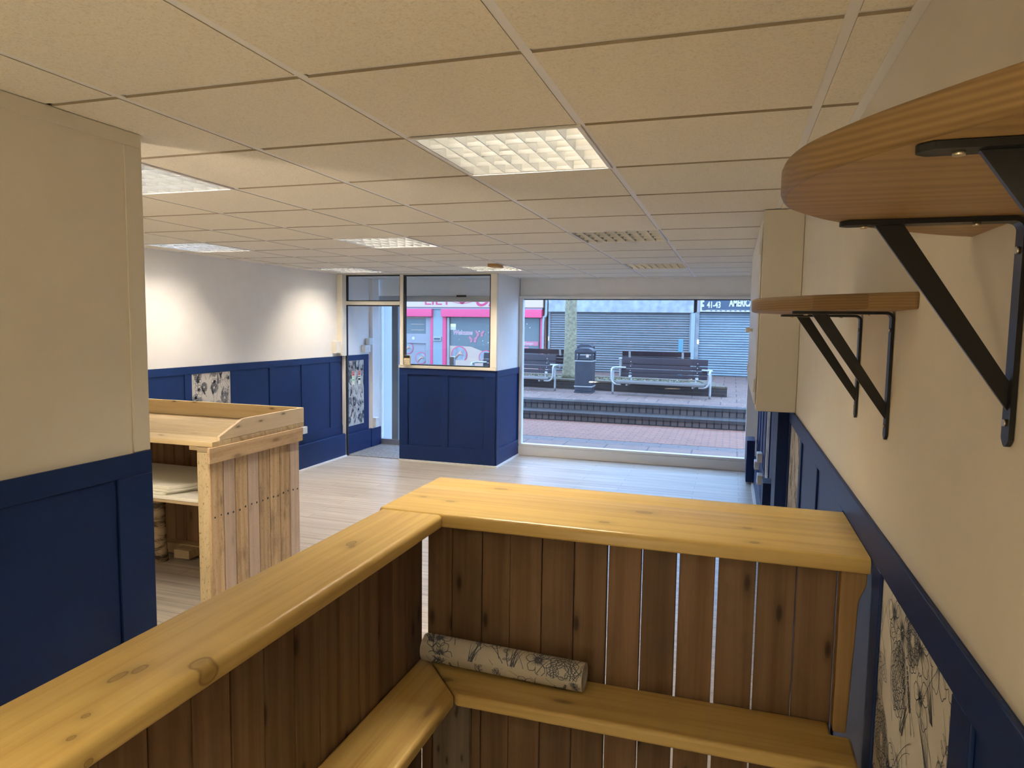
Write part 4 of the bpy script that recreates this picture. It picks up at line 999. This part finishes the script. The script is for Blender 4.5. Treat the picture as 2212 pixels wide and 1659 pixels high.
MB().box(-9.955, -9.605, YS_ - .01, YS_ + .199, .309, 2.284).build('pier', M['palebrick'], r)
MB().box(-9.93, -9.64, YS_ - .06, YS_ - .011, 1.20, 1.34).build('letter_box', M['steel'], r)
MB().box(-9.90, -9.67, YS_ - .066, YS_ - .0605, 1.235, 1.295).build('letter_slot', M['signdark'], r)
MB().box(-9.46, -6.14, YS_ + .12, YS_ + .14, .55, 2.0).build('display_window', M['dark_glass'], r)
MB().box(-9.465, -9.38, YS_ + .04, YS_ + .199, .309, 2.0).build('window_frame', M['steel'], r)
MB().box(-6.18, -6.14, YS_ + .04, YS_ + .199, .309, 2.0).build('window_frame', M['gasket'], r)
MB().box(-9.46, -6.14, YS_ + .05, YS_ + .19, .309, .549).build('stall_riser', M['salonwhite'], r)
MB().box(-12.4, -10.25, YS_ + .12, YS_ + .14, 1.43, 1.95).build('door_glass', M['dark_glass'], r)
MB().box(-10.249, -10.06, YS_ + .04, YS_ + .199, .309, 2.0).box(-12.4, -10.25, YS_ + .04, YS_ + .199, 1.10, 1.429).box(-12.4, -10.25, YS_ + .1, YS_ + .199, .309, 1.099).build('salon_door', M['marble'], r)
MB().cyl((-10.72, YS_ + .039, 1.27), (-10.72, YS_ + .03, 1.27), .055, 20).build('sticker', M['signwhite'], r)
# picture discs of hands
def disc(x, z, rad, y):
    MB().cyl((x, y, z), (x, y - .008, z), rad, 40).build('picture_rim', M['pink'], r)
    b = MB(); b.cyl((x, y - .0085, z), (x, y - .012, z), rad * .9, 40); p = b.build('picture', plain('picture_ground', (.24, .23, .22), .6, var=.3), r)
    f = MB()
    for k in range(5):
        a0 = .55 + k * .13; 
        q0 = (x - rad * .55 + k * .03, y - .014, z - rad * .55 + k * rad * .17); q1 = (x + rad * (.25 + .07 * k), y - .014, z + rad * (.45 - .13 * k))
        f.tube([q0, ((q0[0] + q1[0]) / 2, y - .014, (q0[2] + q1[2]) / 2 + .02), q1], [rad * .10, rad * .085, rad * .05], 8)
    f.build('picture_hand', M['skin'], p)
MB().prism([(-9.40, .55), (-6.3, .55), (-7.6, .78), (-8.2, .88), (-8.6, 1.02), (-9.40, 1.04)], YS_ + .105, YS_ + .119, 'Y').build('window_graphic', M['salonwhite'], r)
MB().prism([(-8.3, .552), (-6.3, .552), (-7.2, .66), (-7.9, .70)], YS_ + .098, YS_ + .1045, 'Y').build('window_graphic', M['palepink'], r)
disc(-9.02, .74, .29, YS_ + .09); disc(-8.05, .66, .25, YS_ + .09); disc(-10.45, .58, .21, YS_ + .09); disc(-10.95, .92, .20, YS_ + .09)
text('LILY', .44, M['pinktext'], 'shop_name', r, (-10.26, YS_ - .104, 2.43), (1, 0, 0), (0, 0, 1), .006, xs=1.25)
text('On', .60, M['pinktext'], 'shop_name', r, (-8.42, YS_ - .104, 2.40), (1, 0, 0), (0, 0, 1), .006, shear=.35, bold=.012)
b = MB()
for k in range(7):
    a_ = PI * (k + .5) / 7; 
    for sg in (1, -1): b.tube([(-8.85, YS_ - .106, 2.46), (-8.85 + .2 * math.cos(a_) + sg * .05 * math.sin(a_), YS_ - .106, 2.46 + .17 * math.sin(a_)), (-8.85 + .36 * math.cos(a_), YS_ - .106, 2.46 + .32 * math.sin(a_))], .007, 6)
b.build('lotus_mark', M['pinktext'], r)
text('Welcome', .20, M['signwhite'], 'welcome_lettering', r, (-9.27, YS_ + .112, 1.43), (1, 0, 0), (0, 0, 1), .002, shear=.25, bold=.012, xs=.9)
text('Welcome', .20, M['palepink'], 'welcome_lettering', r, (-9.27, YS_ + .108, 1.43), (1, 0, 0), (0, 0, 1), .002, shear=.25, xs=.9)
def butterfly(x, z, s):
    b = MB()
    for sg in (-1, 1):
        b.prism([(x + sg * .01, z), (x + sg * .11 * s, z + .10 * s), (x + sg * .15 * s, z + .07 * s), (x + sg * .11 * s, z - .01 * s)], YS_ + .105, YS_ + .117, 'Y')
        b.prism([(x + sg * .01, z - .01), (x + sg * .10 * s, z - .02 * s), (x + sg * .10 * s, z - .09 * s), (x + sg * .05 * s, z - .10 * s)], YS_ + .105, YS_ + .117, 'Y')
    b.build('butterfly', M['palepink'], r)
butterfly(-8.28, 1.47, 1.1); butterfly(-8.52, 1.27, 1.1)
b = MB()
for k in range(26):
    x, z = R.uniform(-9.3, -6.5), R.uniform(1.0, 1.9); q = R.uniform(.008, .02); b.box(x - q, x + q, YS_ + .112, YS_ + .118, z - q, z + q)
b.build('window_dots', M['signwhite'], r)
MB().box(-9.36, -9.16, YS_ + .11, YS_ + .119, 1.58, 1.68).build('poster', M['signwhite'], r)
MB().box(-9.36, -9.16, YS_ + .11, YS_ + .119, 1.681, 1.79).build('poster', M['amber'], r)
MB().box(-7.58, -7.2, YS_ + .11, YS_ + .119, 1.28, 1.38).build('sticker', M['orange'], r)
MB().box(-7.0, -6.22, YS_ + .105, YS_ + .115, 1.10, 1.24).build('service_label', M['palepink'], r)
text('Nail Design', .115, M['signwhite'], 'service_lettering', r, (-6.94, YS_ + .104, 1.135), (1, 0, 0), (0, 0, 1), .002, shear=.25)
MB().box(-7.0, -6.55, YS_ + .105, YS_ + .115, .93, 1.05).build('service_label', M['palepink'], r)
# things seen in the salon window: framed picture, shelves
MB().box(-7.45, -7.2, YS_ + .108, YS_ + .118, 1.62, 1.92).build('picture_frame', M['signdark'], r)
for z in (1.55, 1.75): MB().box(-10.85, -10.35, YS_ + .108, YS_ + .118, z, z + .015).build('display_shelf', M['salonwhite'], r)

# side return of our own shopfront, beyond the lobby glass
struct('wall_outer_return', MB().box(-5.20, -5.0, 7.49, 7.80, -.002, 3.2), plain('white_render', (.47, .49, .55), .7), 'white side return of the shopfront outside the lobby glass', 'wall')
struct('wall_outer_soffit', MB().box(-5.2, .6, 7.485, 7.75, 2.5, 3.4), M['bluegrey'], 'outer fascia above the shop window', 'wall')

# ------------------------------------------------------------------ light
w = bpy.data.worlds.new('overcast'); S.world = w; w.use_nodes = True
nt = w.node_tree; bg = nt.nodes['Background']
tc = nt.nodes.new('ShaderNodeTexCoord'); sx = nt.nodes.new('ShaderNodeSeparateXYZ'); rp = nt.nodes.new('ShaderNodeValToRGB')
nt.links.new(tc.outputs['Generated'], sx.inputs[0]); nt.links.new(sx.outputs[2], rp.inputs[0]); nt.links.new(rp.outputs[0], bg.inputs[0])
e = rp.color_ramp.elements; e[0].position = .0; e[0].color = (.41, .68, 1.17, 1); e[1].position = .8; e[1].color = (.48, .79, 1.32, 1)
bg.inputs[1].default_value = 2.9

def lamp(name, loc, power, col, rad):
    ld = bpy.data.lights.new(name, 'POINT'); ld.energy = power; ld.color = col; ld.shadow_soft_size = rad
    lo = bpy.data.objects.new(name, ld); COL.objects.link(lo); lo.location = loc; return lo
def upward_fill(name, loc, power, col, size):
    ld = bpy.data.lights.new(name, 'AREA'); ld.energy = power; ld.color = col; ld.shape = 'DISK'; ld.size = size
    lo = bpy.data.objects.new(name, ld); COL.objects.link(lo); lo.location = loc; lo.rotation_euler = (PI, 0, 0); return lo
upward_fill('rear_fill', (-1.0, -3.3, .35), 17, (1.0, .80, .50), .5)  # unseen fill added behind the camera to brighten ceiling and walls
upward_fill('bar_floor_fill', (-1.55, -1.7, .2), 2.5, (1.0, .80, .50), .4)  # unseen fill added low beside the bar, lifts the ceiling above
upward_fill('back_room_fill', (-3.7, -1.6, .3), 36, (1.0, .84, .62), .5)  # unseen fill added behind the partition for the left side

# ------------------------------------------------------------------ camera
cd = bpy.data.cameras.new('camera'); co = bpy.data.objects.new('camera', cd); COL.objects.link(co)
co.location = (-.1209, -1.5658, 1.7708); co.rotation_euler = (1.4853, -.0139, .3106); co.rotation_mode = 'XYZ'
cd.sensor_fit = 'HORIZONTAL'; cd.sensor_width = 36; cd.lens = 1484.36 / 2212 * 36; cd.clip_start = .02; cd.clip_end = 200
S.camera = co

S.view_settings.view_transform = 'Standard'; S.view_settings.look = 'None'; S.view_settings.exposure = 1.12; S.view_settings.gamma = 1; S.view_settings.use_curve_mapping = False
S.cycles.use_denoising = True
S.cycles.use_adaptive_sampling = True; S.cycles.adaptive_threshold = .035
S.cycles.max_bounces = 7; S.cycles.diffuse_bounces = 4; S.cycles.glossy_bounces = 4; S.cycles.transparent_max_bounces = 12
S.cycles.caustics_reflective = True; S.cycles.sample_clamp_indirect = 8
